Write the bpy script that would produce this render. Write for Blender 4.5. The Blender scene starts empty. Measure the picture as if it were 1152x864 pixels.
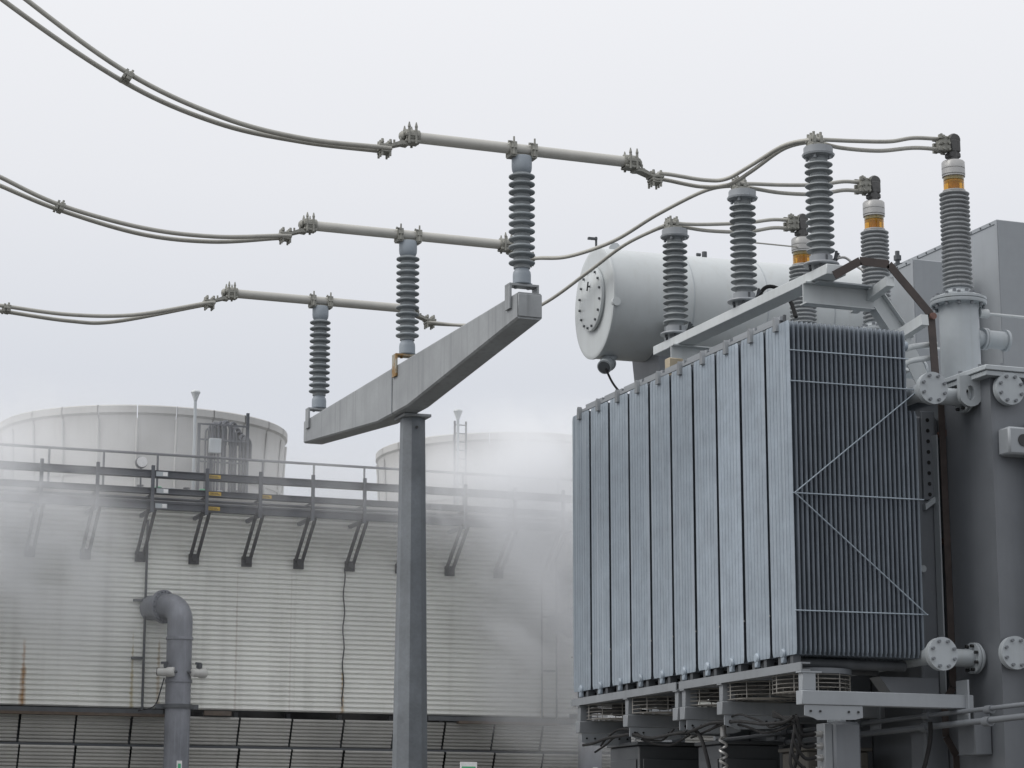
import bpy, bmesh, math, random
from mathutils import Vector, Matrix
R = math.radians
PI = math.pi
random.seed(7)
scene = bpy.context.scene
C = scene.collection

# ------------------------------------------------------------------ camera
cam_d = bpy.data.cameras.new('camera')
cam_d.sensor_width = 36.0
cam_d.lens = 36.0 * 2650 / 1152
cam_d.clip_start = 0.1
cam_d.clip_end = 3000
cam = bpy.data.objects.new('camera', cam_d)
C.objects.link(cam)
cam.location = (0, 0, 1.7)
cam.rotation_euler = (R(90 + 11.48), 0, R(-21.3))
scene.camera = cam

# ------------------------------------------------------------------ sky: bright fog, almost even
SUN_EL, SUN_AZ = 44.0, 276.0          # compass style: 0 = +Y, 90 = +X
w = bpy.data.worlds.new('World')
scene.world = w
w.use_nodes = True
nt = w.node_tree
nt.nodes.clear()
out = nt.nodes.new('ShaderNodeOutputWorld')
bg = nt.nodes.new('ShaderNodeBackground')
sky = nt.nodes.new('ShaderNodeTexSky')
sky.sky_type = 'NISHITA'
sky.sun_disc = False
sky.sun_elevation = R(SUN_EL)
sky.sun_rotation = R(SUN_AZ)
sky.dust_density = 6.0
sky.air_density = 1.5
sc_ = nt.nodes.new('ShaderNodeVectorMath'); sc_.operation = 'SCALE'; sc_.inputs['Scale'].default_value = 0.1
nt.links.new(sky.outputs[0], sc_.inputs[0])
tc = nt.nodes.new('ShaderNodeTexCoord')
sp = nt.nodes.new('ShaderNodeSeparateXYZ')
nt.links.new(tc.outputs['Generated'], sp.inputs[0])
rp = nt.nodes.new('ShaderNodeValToRGB')
rp.color_ramp.elements[0].position = 0.0
rp.color_ramp.elements[0].color = (.63, .665, .73, 1)
rp.color_ramp.elements[1].position = 1.0
rp.color_ramp.elements[1].color = (1.4, 1.4, 1.42, 1)
e = rp.color_ramp.elements.new(.20); e.color = (.725, .75, .81, 1)
e = rp.color_ramp.elements.new(.28); e.color = (.85, .86, .90, 1)
e = rp.color_ramp.elements.new(.37); e.color = (.93, .935, .965, 1)
nt.links.new(sp.outputs['Z'], rp.inputs[0])
mx = nt.nodes.new('ShaderNodeMix'); mx.data_type = 'RGBA'
mx.inputs[0].default_value = 0.93
nt.links.new(sc_.outputs[0], mx.inputs[6])
nt.links.new(rp.outputs[0], mx.inputs[7])
nt.links.new(mx.outputs[2], bg.inputs[0])
bg.inputs[1].default_value = 1.0
nt.links.new(bg.outputs[0], out.inputs[0])

# ------------------------------------------------------------------ soft sun behind the fog
sun_d = bpy.data.lights.new('sun', 'SUN')
sun_d.energy = 1.5
sun_d.angle = R(40)
sun_d.color = (1.0, .98, .95)
sun = bpy.data.objects.new('sun', sun_d)
C.objects.link(sun)
_az, _el = R(SUN_AZ), R(SUN_EL)
_dir = Vector((math.sin(_az) * math.cos(_el), math.cos(_az) * math.cos(_el), math.sin(_el)))
sun.rotation_euler = (-_dir).to_track_quat('-Z', 'Y').to_euler()
sun.location = _dir * 60

scene.view_settings.view_transform = 'Standard'
scene.view_settings.look = 'None'
scene.view_settings.exposure = 0.0
scene.view_settings.gamma = 1.0
scene.view_settings.use_curve_mapping = False
scene.cycles.use_denoising = True
scene.cycles.max_bounces = 8
scene.cycles.diffuse_bounces = 4
scene.cycles.volume_bounces = 6
scene.cycles.volume_max_steps = 256

# ================================================================== helpers
def mat(name, col, rough=.5, metal=0.0, vary=.12, scale=6.0, bump=.0, bscale=60.0, streak=0.0, streak_col=None,
        rust=0.0, spangle=0.0, rnd=.06, vstretch=1.0):
    m = bpy.data.materials.new(name)
    m.use_nodes = True
    n = m.node_tree.nodes; l = m.node_tree.links
    b = n['Principled BSDF']
    b.inputs['Roughness'].default_value = rough
    b.inputs['Metallic'].default_value = metal
    tc = n.new('ShaderNodeTexCoord')
    oi = n.new('ShaderNodeObjectInfo')
    ad = n.new('ShaderNodeVectorMath'); ad.operation = 'ADD'
    l.new(tc.outputs['Object'], ad.inputs[0])
    sc = n.new('ShaderNodeVectorMath'); sc.operation = 'SCALE'; sc.inputs[0].default_value = (37., 91., 13.)
    l.new(oi.outputs['Random'], sc.inputs['Scale'])
    l.new(sc.outputs[0], ad.inputs[1])
    mp = n.new('ShaderNodeMapping'); mp.inputs['Scale'].default_value = (1, 1, 1.0 / vstretch)
    l.new(ad.outputs[0], mp.inputs[0])
    nz = n.new('ShaderNodeTexNoise'); nz.inputs['Scale'].default_value = scale; nz.inputs['Detail'].default_value = 6
    nz.inputs['Roughness'].default_value = .62
    l.new(mp.outputs[0], nz.inputs[0])
    mr = n.new('ShaderNodeMapRange')
    mr.inputs[1].default_value = .3; mr.inputs[2].default_value = .7
    mr.inputs[3].default_value = 1 - vary; mr.inputs[4].default_value = 1 + vary
    l.new(nz.outputs[0], mr.inputs[0])
    val = mr.outputs[0]
    r2 = n.new('ShaderNodeMapRange'); r2.inputs[3].default_value = 1 - rnd; r2.inputs[4].default_value = 1 + rnd
    l.new(oi.outputs['Random'], r2.inputs[0])
    mm = n.new('ShaderNodeMath'); mm.operation = 'MULTIPLY'
    l.new(val, mm.inputs[0]); l.new(r2.outputs[0], mm.inputs[1]); val = mm.outputs[0]
    if spangle:
        vo = n.new('ShaderNodeTexVoronoi'); vo.inputs['Scale'].default_value = 38
        l.new(ad.outputs[0], vo.inputs[0])
        bw = n.new('ShaderNodeSeparateColor'); l.new(vo.outputs['Color'], bw.inputs[0])
        r3 = n.new('ShaderNodeMapRange'); r3.inputs[3].default_value = 1 - spangle; r3.inputs[4].default_value = 1 + spangle
        l.new(bw.outputs[0], r3.inputs[0])
        m3 = n.new('ShaderNodeMath'); m3.operation = 'MULTIPLY'
        l.new(val, m3.inputs[0]); l.new(r3.outputs[0], m3.inputs[1]); val = m3.outputs[0]
    vs = n.new('ShaderNodeVectorMath'); vs.operation = 'SCALE'; vs.inputs[0].default_value = col
    l.new(val, vs.inputs['Scale'])
    colout = vs.outputs[0]
    if streak:
        mp2 = n.new('ShaderNodeMapping'); mp2.inputs['Scale'].default_value = (14, 14, .55)
        l.new(ad.outputs[0], mp2.inputs[0])
        n2 = n.new('ShaderNodeTexNoise'); n2.inputs['Scale'].default_value = 1.0; n2.inputs['Detail'].default_value = 4
        l.new(mp2.outputs[0], n2.inputs[0])
        r4 = n.new('ShaderNodeMapRange'); r4.inputs[1].default_value = .52; r4.inputs[2].default_value = .72
        r4.inputs[3].default_value = 0; r4.inputs[4].default_value = streak
        l.new(n2.outputs[0], r4.inputs[0])
        mx = n.new('ShaderNodeMix'); mx.data_type = 'RGBA'
        l.new(r4.outputs[0], mx.inputs[0]); l.new(colout, mx.inputs[6])
        mx.inputs[7].default_value = (streak_col or (.16, .15, .13)) + (1,)
        colout = mx.outputs[2]
    if rust:
        n5 = n.new('ShaderNodeTexNoise'); n5.inputs['Scale'].default_value = 9; n5.inputs['Detail'].default_value = 8
        l.new(ad.outputs[0], n5.inputs[0])
        r5 = n.new('ShaderNodeMapRange'); r5.inputs[1].default_value = .62 - .2 * rust; r5.inputs[2].default_value = .78 - .2 * rust
        l.new(n5.outputs[0], r5.inputs[0])
        m5 = n.new('ShaderNodeMix'); m5.data_type = 'RGBA'
        l.new(r5.outputs[0], m5.inputs[0]); l.new(colout, m5.inputs[6]); m5.inputs[7].default_value = (.26, .15, .05, 1)
        colout = m5.outputs[2]
    l.new(colout, b.inputs['Base Color'])
    rr = n.new('ShaderNodeMapRange'); rr.inputs[1].default_value = .3; rr.inputs[2].default_value = .7
    rr.inputs[3].default_value = max(.05, rough - .1); rr.inputs[4].default_value = min(1, rough + .12)
    l.new(nz.outputs[0], rr.inputs[0]); l.new(rr.outputs[0], b.inputs['Roughness'])
    if bump:
        nb = n.new('ShaderNodeTexNoise'); nb.inputs['Scale'].default_value = bscale; nb.inputs['Detail'].default_value = 3
        l.new(ad.outputs[0], nb.inputs[0])
        bp = n.new('ShaderNodeBump'); bp.inputs['Strength'].default_value = bump; bp.inputs['Distance'].default_value = .01
        l.new(nb.outputs[0], bp.inputs['Height']); l.new(bp.outputs[0], b.inputs['Normal'])
    return m

M = {}
M['galv'] = mat('galvanised_steel', (.155, .17, .185), .55, .15, .26, 2.0, .05, 90, .25, (.14, .15, .155), spangle=.05)
M['galv_arm'] = mat('galvanised_arm', (.29, .305, .315), .5, .1, .22, 1.6, .03, 60, .6, (.17, .18, .185), spangle=.02)
M['galv_rust'] = mat('rusty_galvanised_steel', (.38, .36, .30), .65, .1, .15, 6, .1, 70, 0, rust=.9)
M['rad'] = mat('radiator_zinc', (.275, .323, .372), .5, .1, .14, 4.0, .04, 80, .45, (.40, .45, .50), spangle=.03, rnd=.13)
M['rad_shaded'] = mat('radiator_zinc_shaded', (.165, .192, .225), .55, .1, .14, 4.0, .04, 80, .2, (.2, .22, .25), rnd=.08)  # darker copy of the radiator zinc: gap shade put into inner panels' colour
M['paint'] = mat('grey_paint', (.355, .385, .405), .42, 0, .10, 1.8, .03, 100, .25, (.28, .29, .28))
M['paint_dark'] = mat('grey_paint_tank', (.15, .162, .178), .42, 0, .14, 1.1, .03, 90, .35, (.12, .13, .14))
M['paint_mid'] = mat('grey_paint_lower', (.27, .29, .31), .45, 0, .07, 2.5, .02, 120, .15, (.2, .21, .22))
M['paint_low'] = mat('grey_paint_rail', (.21, .225, .24), .5, 0, .12, 2.5, .03, 90, .25, (.14, .145, .15))
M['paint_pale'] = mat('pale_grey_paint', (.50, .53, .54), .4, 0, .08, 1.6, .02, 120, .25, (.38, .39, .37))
M['silicone'] = mat('grey_silicone', (.22, .245, .26), .5, 0, .12, 8, .0, 80, 0, rnd=.13)
M['silicone_b'] = mat('grey_polymer', (.225, .245, .255), .42, 0, .12, 8, .0, 80, 0, rnd=.12)
M['porcelain'] = mat('grey_porcelain', (.31, .325, .335), .3, 0, .1, 8, .0, 80, 0, rnd=.1)
M['fitting'] = mat('blue_grey_fitting', (.255, .29, .325), .55, .1, .1, 9, .05, 90, .2, (.25, .28, .3))
M['alu'] = mat('weathered_aluminium', (.46, .455, .425), .5, .25, .08, 4, .03, 100, .1, (.3, .3, .28))
M['cable'] = mat('stranded_aluminium', (.37, .365, .335), .6, .2, .12, 10, .1, 160, 0)
M['clamp'] = mat('cast_aluminium', (.26, .26, .235), .6, .2, .3, 25, .2, 120, 0)
M['bronze'] = mat('dull_bronze', (.085, .085, .085), .55, .3, .3, 20, .1, 120, 0)
M['capmetal'] = mat('brushed_cap', (.38, .38, .375), .4, .5, .08, 6, .02, 90, 0)
M['copper'] = mat('oxidised_copper', (.062, .05, .046), .6, .2, .3, 9, .1, 80, 0)
M['redrust'] = mat('red_standoff', (.15, .08, .065), .7, 0, .25, 12, .1, 80, 0)
M['rubber'] = mat('black_rubber', (.009, .009, .01), .8, 0, .2, 10, .0, 80, 0)
M['steel_dark'] = mat('dark_steel', (.085, .092, .10), .6, .2, .2, 6, .05, 80, 0)
M['guard'] = mat('wire_guard', (.30, .29, .27), .55, .4, .2, 12, 0, 80, 0)
M['fan'] = mat('fan_blade', (.10, .10, .10), .6, .1, .15, 8, 0, 80, 0)
M['tray'] = mat('dark_tray_steel', (.075, .082, .095), .6, .2, .2, 3, .04, 60, .2, (.13, .14, .15))
M['black'] = mat('dark_bracket', (.03, .032, .036), .6, .2, .25, 6, .05, 60, 0)
M['yellow'] = mat('yellow_label', (.45, .30, .04), .6, 0, .35, 30, 0, 60, 0)
M['white'] = mat('white_label', (.7, .7, .7), .5, 0, .1, 20, 0, 60, 0)
M['green'] = mat('green_label', (.08, .38, .20), .5, 0, .1, 20, 0, 60, 0)
M['wood'] = mat('brown_board', (.10, .075, .055), .75, 0, .3, 9, .2, 60, 0)
M['cream'] = mat('cream_box', (.42, .36, .26), .6, 0, .1, 9, 0, 60, 0)
M['shell'] = mat('fan_stack_fibreglass', (.43, .43, .42), .6, 0, .08, 1.2, .03, 60, .4, (.36, .355, .34), vstretch=3)
M['hose'] = mat('white_housing', (.50, .50, .48), .45, 0, .06, 6, 0, 60, 0)
M['lens'] = mat('dark_lens', (.02, .02, .02), .2, 0, .05, 6, 0, 60, 0)
M['inner'] = mat('dark_fill_pack', (.028, .027, .025), .9, 0, .3, 2, .2, 20, 0)
M['concrete'] = mat('concrete', (.30, .29, .27), .85, 0, .18, 1.2, .15, 30, .2, (.2, .19, .17))
M['cabinet_dark'] = mat('dark_cabinet_paint', (.085, .092, .10), .5, 0, .12, 3, .03, 60, .2, (.06, .065, .07))
M['cabinet_brown'] = mat('brownish_grey_paint', (.10, .094, .083), .6, 0, .12, 3, .03, 60, .2, (.1, .09, .08))
M['ground'] = mat('gravel_ground', (.11, .107, .10), .9, 0, .3, .8, .5, 25, 0)
M['riser'] = mat('riser_pipe_paint', (.20, .21, .235), .5, .1, .3, 2.2, .05, 60, .3, (.33, .345, .38), vstretch=2)

def glass_mat(name, col, tr):
    m = bpy.data.materials.new(name); m.use_nodes = True
    n = m.node_tree.nodes; l = m.node_tree.links; b = n['Principled BSDF']
    nz = n.new('ShaderNodeTexNoise'); nz.inputs['Scale'].default_value = 14
    tc = n.new('ShaderNodeTexCoord'); l.new(tc.outputs['Object'], nz.inputs[0])
    mr = n.new('ShaderNodeMapRange'); mr.inputs[3].default_value = .75; mr.inputs[4].default_value = 1.2
    l.new(nz.outputs[0], mr.inputs[0])
    vs = n.new('ShaderNodeVectorMath'); vs.operation = 'SCALE'; vs.inputs[0].default_value = col
    l.new(mr.outputs[0], vs.inputs['Scale']); l.new(vs.outputs[0], b.inputs['Base Color'])
    b.inputs['Roughness'].default_value = .06
    b.inputs['Transmission Weight'].default_value = tr
    b.inputs['Coat Weight'].default_value = .5
    b.inputs['IOR'].default_value = 1.33
    return m
M['amber'] = glass_mat('amber_oil', (.80, .40, .03), .75)
M['oilcore'] = glass_mat('dark_amber_core', (.40, .13, .01), .3)
M['clear'] = glass_mat('oil_stained_glass', (.50, .40, .18), .6)


def cladding_mat(name, col, stains, dirty):
    """pale fibreglass sheet: weathering in world metres, rust runs where the photo shows them"""
    m = bpy.data.materials.new(name); m.use_nodes = True
    n = m.node_tree.nodes; l = m.node_tree.links; b = n['Principled BSDF']
    b.inputs['Roughness'].default_value = .6
    geo = n.new('ShaderNodeNewGeometry')
    nz = n.new('ShaderNodeTexNoise'); nz.inputs['Scale'].default_value = .55; nz.inputs['Detail'].default_value = 7
    l.new(geo.outputs['Position'], nz.inputs[0])
    mr = n.new('ShaderNodeMapRange'); mr.inputs[1].default_value = .3; mr.inputs[2].default_value = .7
    mr.inputs[3].default_value = 1 - dirty; mr.inputs[4].default_value = 1.05
    l.new(nz.outputs[0], mr.inputs[0])
    vs = n.new('ShaderNodeVectorMath'); vs.operation = 'SCALE'; vs.inputs[0].default_value = col
    l.new(mr.outputs[0], vs.inputs['Scale'])
    cur = vs.outputs[0]
    mp = n.new('ShaderNodeMapping'); mp.inputs['Scale'].default_value = (3.2, 3.2, .12)
    l.new(geo.outputs['Position'], mp.inputs[0])
    n2 = n.new('ShaderNodeTexNoise'); n2.inputs['Scale'].default_value = 1; n2.inputs['Detail'].default_value = 5
    l.new(mp.outputs[0], n2.inputs[0])
    r2 = n.new('ShaderNodeMapRange'); r2.inputs[1].default_value = .53; r2.inputs[2].default_value = .75
    r2.inputs[4].default_value = .22
    l.new(n2.outputs[0], r2.inputs[0])
    mx = n.new('ShaderNodeMix'); mx.data_type = 'RGBA'
    l.new(r2.outputs[0], mx.inputs[0]); l.new(cur, mx.inputs[6]); mx.inputs[7].default_value = (.24, .23, .2, 1)
    cur = mx.outputs[2]
    sp = n.new('ShaderNodeSeparateXYZ'); l.new(geo.outputs['Position'], sp.inputs[0])
    fine = n.new('ShaderNodeTexNoise'); fine.inputs['Scale'].default_value = 5; fine.inputs['Detail'].default_value = 5
    l.new(geo.outputs['Position'], fine.inputs[0])
    def math_(op, a, bb):
        k = n.new('ShaderNodeMath'); k.operation = op
        for i, v in enumerate((a, bb)):
            if isinstance(v, (int, float)): k.inputs[i].default_value = v
            else: l.new(v, k.inputs[i])
        return k.outputs[0]
    for (x0, z0, z1, wd, colr, st) in stains:           # a rust run: thin at the top, wider below
        t = n.new('ShaderNodeMapRange'); t.inputs[1].default_value = z1; t.inputs[2].default_value = z0
        t.inputs[3].default_value = wd * .25; t.inputs[4].default_value = wd
        l.new(sp.outputs['Z'], t.inputs[0])
        dx = math_('ABSOLUTE', math_('SUBTRACT', sp.outputs['X'], x0), 0)
        dx = math_('ADD', dx, math_('MULTIPLY', math_('SUBTRACT', fine.outputs[0], .5), wd * 1.2))
        q = math_('SUBTRACT', 1.0, math_('DIVIDE', dx, t.outputs[0]))
        q = math_('MINIMUM', math_('MAXIMUM', q, 0), 1)
        g = n.new('ShaderNodeMapRange'); g.inputs[1].default_value = z1; g.inputs[2].default_value = z1 - .3
        l.new(sp.outputs['Z'], g.inputs[0])
        q = math_('MULTIPLY', math_('MULTIPLY', q, g.outputs[0]), st)
        k = n.new('ShaderNodeMix'); k.data_type = 'RGBA'
        l.new(q, k.inputs[0]); l.new(cur, k.inputs[6]); k.inputs[7].default_value = colr + (1,)
        cur = k.outputs[2]
    l.new(cur, b.inputs['Base Color'])
    return m
OR = (.34, .17, .03)
M['clad'] = cladding_mat('cladding_sheet', (.77, .775, .74),
    [(8.48, 4.9, 6.35, .10, OR, .9), (15.47, 4.9, 6.1, .06, (.36, .22, .04), .8), (10.78, 4.9, 6.6, .06, (.38, .30, .1), .7),
     (11.35, 5.5, 6.5, .06, (.36, .26, .12), .6), (13.05, 5.0, 8.1, .04, (.3, .22, .18), .35), (20.2, 4.9, 6.3, .06, (.34, .24, .1), .6),
     (14.27, 4.9, 8.1, .03, (.3, .24, .2), .25)], .10)
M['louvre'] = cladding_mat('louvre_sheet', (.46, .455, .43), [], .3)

class MB:
    """collects simple shapes into one mesh"""
    def __init__(s):
        s.v = []; s.f = []
    def add(s, vs, fs):
        o = len(s.v); s.v += [tuple(x) for x in vs]; s.f += [tuple(i + o for i in f) for f in fs]
        return s
    def box(s, x0, x1, y0, y1, z0, z1, ch=0.0):
        if ch <= 0:
            vs = [(x, y, z) for z in (z0, z1) for (x, y) in ((x0, y0), (x1, y0), (x1, y1), (x0, y1))]
            return s.add(vs, [(3, 2, 1, 0), (4, 5, 6, 7), (0, 1, 5, 4), (1, 2, 6, 5), (2, 3, 7, 6), (3, 0, 4, 7)])
        bm = bmesh.new(); bmesh.ops.create_cube(bm, size=1)
        for v in bm.verts:
            v.co = Vector(((x0 + x1) / 2 + v.co.x * (x1 - x0), (y0 + y1) / 2 + v.co.y * (y1 - y0), (z0 + z1) / 2 + v.co.z * (z1 - z0)))
        bmesh.ops.bevel(bm, geom=bm.edges[:], offset=ch, segments=1, affect='EDGES')
        bm.verts.index_update()
        s.add([v.co[:] for v in bm.verts], [[v.index for v in f.verts] for f in bm.faces]); bm.free()
        return s
    def beam(s, p, q, wy, wz, up=(0, 0, 1), roll=0):
        """rectangular bar from p to q; wy across, wz along `up`"""
        p = Vector(p); q = Vector(q); d = (q - p).normalized(); u = Vector(up)
        sd = d.cross(u).normalized(); u = sd.cross(d).normalized()
        vs = []
        for c in (p, q):
            for a, b in ((-1, -1), (1, -1), (1, 1), (-1, 1)):
                vs.append(c + sd * (a * wy / 2) + u * (b * wz / 2))
        return s.add(vs, [(3, 2, 1, 0), (4, 5, 6, 7), (0, 1, 5, 4), (1, 2, 6, 5), (2, 3, 7, 6), (3, 0, 4, 7)])
    def cyl(s, p, q, r0, r1=None, n=16, caps=True, ph=0):
        r1 = r0 if r1 is None else r1
        p = Vector(p); q = Vector(q); d = (q - p).normalized()
        a = Vector((0, 0, 1)) if abs(d.z) < .9 else Vector((1, 0, 0))
        x = d.cross(a).normalized(); y = d.cross(x)
        vs = [c + (x * math.cos(2 * PI * i / n + ph) + y * math.sin(2 * PI * i / n + ph)) * r for c, r in ((p, r0), (q, r1)) for i in range(n)]
        fs = [(i, n + i, n + (i + 1) % n, (i + 1) % n) for i in range(n)]
        if caps: fs += [tuple(range(n)), tuple(range(2 * n - 1, n - 1, -1))]
        return s.add(vs, fs)
    def tube(s, pts, r, n=8, caps=True):
        pts = [Vector(p) for p in pts]; N = len(pts); vs = []
        ref = None
        for i, p in enumerate(pts):
            d = (pts[min(i + 1, N - 1)] - pts[max(i - 1, 0)]).normalized()
            if ref is None:
                a = Vector((0, 0, 1)) if abs(d.z) < .9 else Vector((1, 0, 0))
                x = d.cross(a).normalized()
            else:
                x = (ref - d * ref.dot(d)).normalized()
            ref = x; y = d.cross(x)
            rr = r[i] if isinstance(r, (list, tuple)) else r
            vs += [p + (x * math.cos(2 * PI * k / n) + y * math.sin(2 * PI * k / n)) * rr for k in range(n)]
        fs = [(i * n + k, (i + 1) * n + k, (i + 1) * n + (k + 1) % n, i * n + (k + 1) % n) for i in range(N - 1) for k in range(n)]
        if caps: fs += [tuple(range(n)), tuple(range(N * n - 1, (N - 1) * n - 1, -1))]
        return s.add(vs, fs)
    def lathe(s, prof, n=24, o=(0, 0, 0), ax='Z', a0=0, a1=2 * PI):
        """prof: (r, h) pairs from bottom to top"""
        full = abs(a1 - a0 - 2 * PI) < 1e-6
        m = n if full else n + 1; vs = []
        for (r, h) in prof:
            for k in range(m):
                a = a0 + (a1 - a0) * k / n
                c, t = r * math.cos(a), r * math.sin(a)
                v = {'Z': (c, t, h), 'X': (h, c, t), 'Y': (t, h, c)}[ax]
                vs.append((v[0] + o[0], v[1] + o[1], v[2] + o[2]))
        fs = []
        for i in range(len(prof) - 1):
            for k in range(n):
                k2 = (k + 1) % m
                fs.append((i * m + k, i * m + k2, (i + 1) * m + k2, (i + 1) * m + k))
        if full:
            if prof[0][0] > 1e-5: fs.append(tuple(range(m - 1, -1, -1)))
            if prof[-1][0] > 1e-5: fs.append(tuple(range((len(prof) - 1) * m, len(prof) * m)))
        return s.add(vs, fs)
    def prism(s, poly, d):
        """poly: 3-D outline, d: extrusion vector"""
        n = len(poly); d = Vector(d); vs = [Vector(p) for p in poly] + [Vector(p) + d for p in poly]
        fs = [tuple(range(n - 1, -1, -1)), tuple(range(n, 2 * n))] + [(i, (i + 1) % n, n + (i + 1) % n, n + i) for i in range(n)]
        return s.add(vs, fs)
    def bolt(s, p, d, r=.014, h=.02):
        p = Vector(p); d = Vector(d).normalized()
        return s.cyl(p, p + d * h, r, r, 6)
    def mesh(s, name, m, ang=38):
        me = bpy.data.meshes.new(name); me.from_pydata(s.v, [], s.f); me.update()
        bm = bmesh.new(); bm.from_mesh(me); bmesh.ops.recalc_face_normals(bm, faces=bm.faces); bm.to_mesh(me); bm.free()
        me.shade_smooth(); me.set_sharp_from_angle(angle=R(ang))
        me.materials.append(M[m] if isinstance(m, str) else m)
        return me
    def build(s, name, m, parent=None, loc=(0, 0, 0), ang=38):
        return put(name, s.mesh(name, m, ang), parent, loc)

def put(name, me, parent=None, loc=(0, 0, 0), rot=None):
    o = bpy.data.objects.new(name, me); C.objects.link(o); o.location = loc
    if rot: o.rotation_euler = rot
    if parent: o.parent = parent
    if any(k in name for k in ('bolt_', '_bolts', 'rivet', 'clip')): o['kind'] = 'stuff'
    return o
def thing(name, label, cat, loc=(0, 0, 0), group=None, rot=None):
    o = bpy.data.objects.new(name, None); C.objects.link(o); o.empty_display_size = .2
    o.location = loc
    if rot: o.rotation_euler = rot
    return tag(o, label, cat, group)
def tag(o, label, cat, group=None):
    o['label'] = label; o['category'] = cat
    if group: o['group'] = group
    return o
def part_empty(name, parent, loc=(0, 0, 0)):
    o = bpy.data.objects.new(name, None); C.objects.link(o); o.parent = parent; o.location = loc; o.empty_display_size = .1
    return o
def spline(pts, n=10):
    """Catmull-Rom through points"""
    P = [Vector(p) for p in pts]; P = [P[0] * 2 - P[1]] + P + [P[-1] * 2 - P[-2]]; o = []
    for i in range(1, len(P) - 2):
        a, b, c, d = P[i - 1], P[i], P[i + 1], P[i + 2]
        for k in range(n):
            t = k / n
            o.append(.5 * ((2 * b) + (c - a) * t + (2 * a - 5 * b + 4 * c - d) * t * t + (3 * b - a - 3 * c + d) * t ** 3))
    return o + [P[-2]]

# ================================================================== ground
g = MB().box(-600, 600, -200, 1200, -.4, 0).build('ground', 'ground'); g['kind'] = 'structure'
g = MB().box(8.9, 17.0, 17.6, 28.2, 0.004, .25, .03).build('transformer_foundation_pavement', 'concrete'); g['kind'] = 'structure'

# ================================================================== cooling tower
BAY = 1.18
X0T, NB = 2.57, 26                     # first bay line and bays of the long wall
X1T = X0T + BAY * NB
YW = 50.0
tower = thing('cooling_tower', 'long mechanical cooling tower clad in pale ribbed sheets, half veiled by steam', 'cooling tower', (X0T, YW, 0))
def loc_t(x, y, z): return (x - X0T, y - YW, z)
def corr_sheet(w, z0, z1, pitch, amp, lean=0.0, seg=8):
    """horizontally ribbed sheet: trapezoid ribs, real relief; lean = how far +Y the bottom sits"""
    n = max(2, int(round((z1 - z0) / pitch))); p = (z1 - z0) / n
    prof = []
    for i in range(n):
        for t, a in ((0, 0), (.30, 1), (.62, .92), (.86, .12)):
            prof.append((z0 + (i + t) * p, -amp * a))
    prof.append((z1, 0))
    m = MB(); vs = []
    for z, y in prof:
        yy = y + lean * (z1 - z) / (z1 - z0)
        vs += [(0, yy, z), (w, yy, z)]
    for z, y in prof:
        yy = y + lean * (z1 - z) / (z1 - z0) + .012
        vs += [(0, yy, z), (w, yy, z)]
    k = len(prof); fs = []
    for i in range(k - 1):
        a = 2 * i; fs.append((a, a + 1, a + 3, a + 2)); b = 2 * k + 2 * i; fs.append((b + 2, b + 3, b + 1, b))
        fs.append((a, a + 2, b + 2, b)); fs.append((a + 1, b + 1, b + 3, a + 3))
    fs.append((0, 2 * k, 2 * k + 1, 1)); e = 2 * (k - 1); fs.append((e, e + 1, 2 * k + e + 1, 2 * k + e))
    return m.add(vs, fs)
sheet = corr_sheet(BAY * 2 + .02, 4.92, 9.38, .105, .055).mesh('cladding_sheet', 'clad', 20)
for i in range(NB // 2):
    put('cladding_sheet', sheet, tower, (i * BAY * 2, -.002 - .016 * (i % 2), random.uniform(-.004, .004)))
lou = corr_sheet(BAY - .05, 0, .60, .075, .034, .26).mesh('louvre_panel', 'louvre', 20)
for r in range(7):
    zt = 4.17 - .655 * r
    for i in range(NB):
        put('louvre_panel', lou, tower, (i * BAY + .02 + random.uniform(-.006, .006), .03, zt + random.uniform(-.008, .008)))
# frame behind the louvres, dark fill, fascia, fan deck
for i in range(NB + 1):
    MB().box(-.04, .04, 0, .12, .1, 4.9).build('louvre_column', 'steel_dark', tower, (i * BAY - .005, .34, 0))
for r in range(8):
    MB().box(0, BAY * NB, .22, .30, 0, .05).build('louvre_rail', 'steel_dark', tower, (0, .05, 4.12 - .655 * r))
MB().box(0, BAY * NB, 1.6, 11, .1, 9.3).build('fill_pack', 'inner', tower)
for (a, b) in ((0.6, 8.9), (9.8, 10.4), (14.9, 18.6), (19.2, 25)):
    MB().box(a, b, -.07, .06, 4.80, 4.895).build('drip_board', 'wood' if a in (9.8, 19.2) else 'steel_dark', tower)
MB().box(5.3, 9.0, -.16, .02, 4.74, 4.80).build('ledge_board', 'wood', tower)
MB().box(15.6, 18.0, -.16, .02, 4.74, 4.80).build('ledge_board', 'wood', tower)
MB().box(-.1, BAY * NB + .1, -.06, 11.2, 9.40, 9.52).build('fan_deck', 'concrete', tower)
for sx in (0, BAY * NB):
    MB().box(sx - .05, sx + .05, .05, 11, 0, 9.39).build('end_wall', 'clad', tower)
MB().box(-1, BAY * NB + 1, -.2, 12, 0.004, .35).build('basin', 'concrete', tower)
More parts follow.
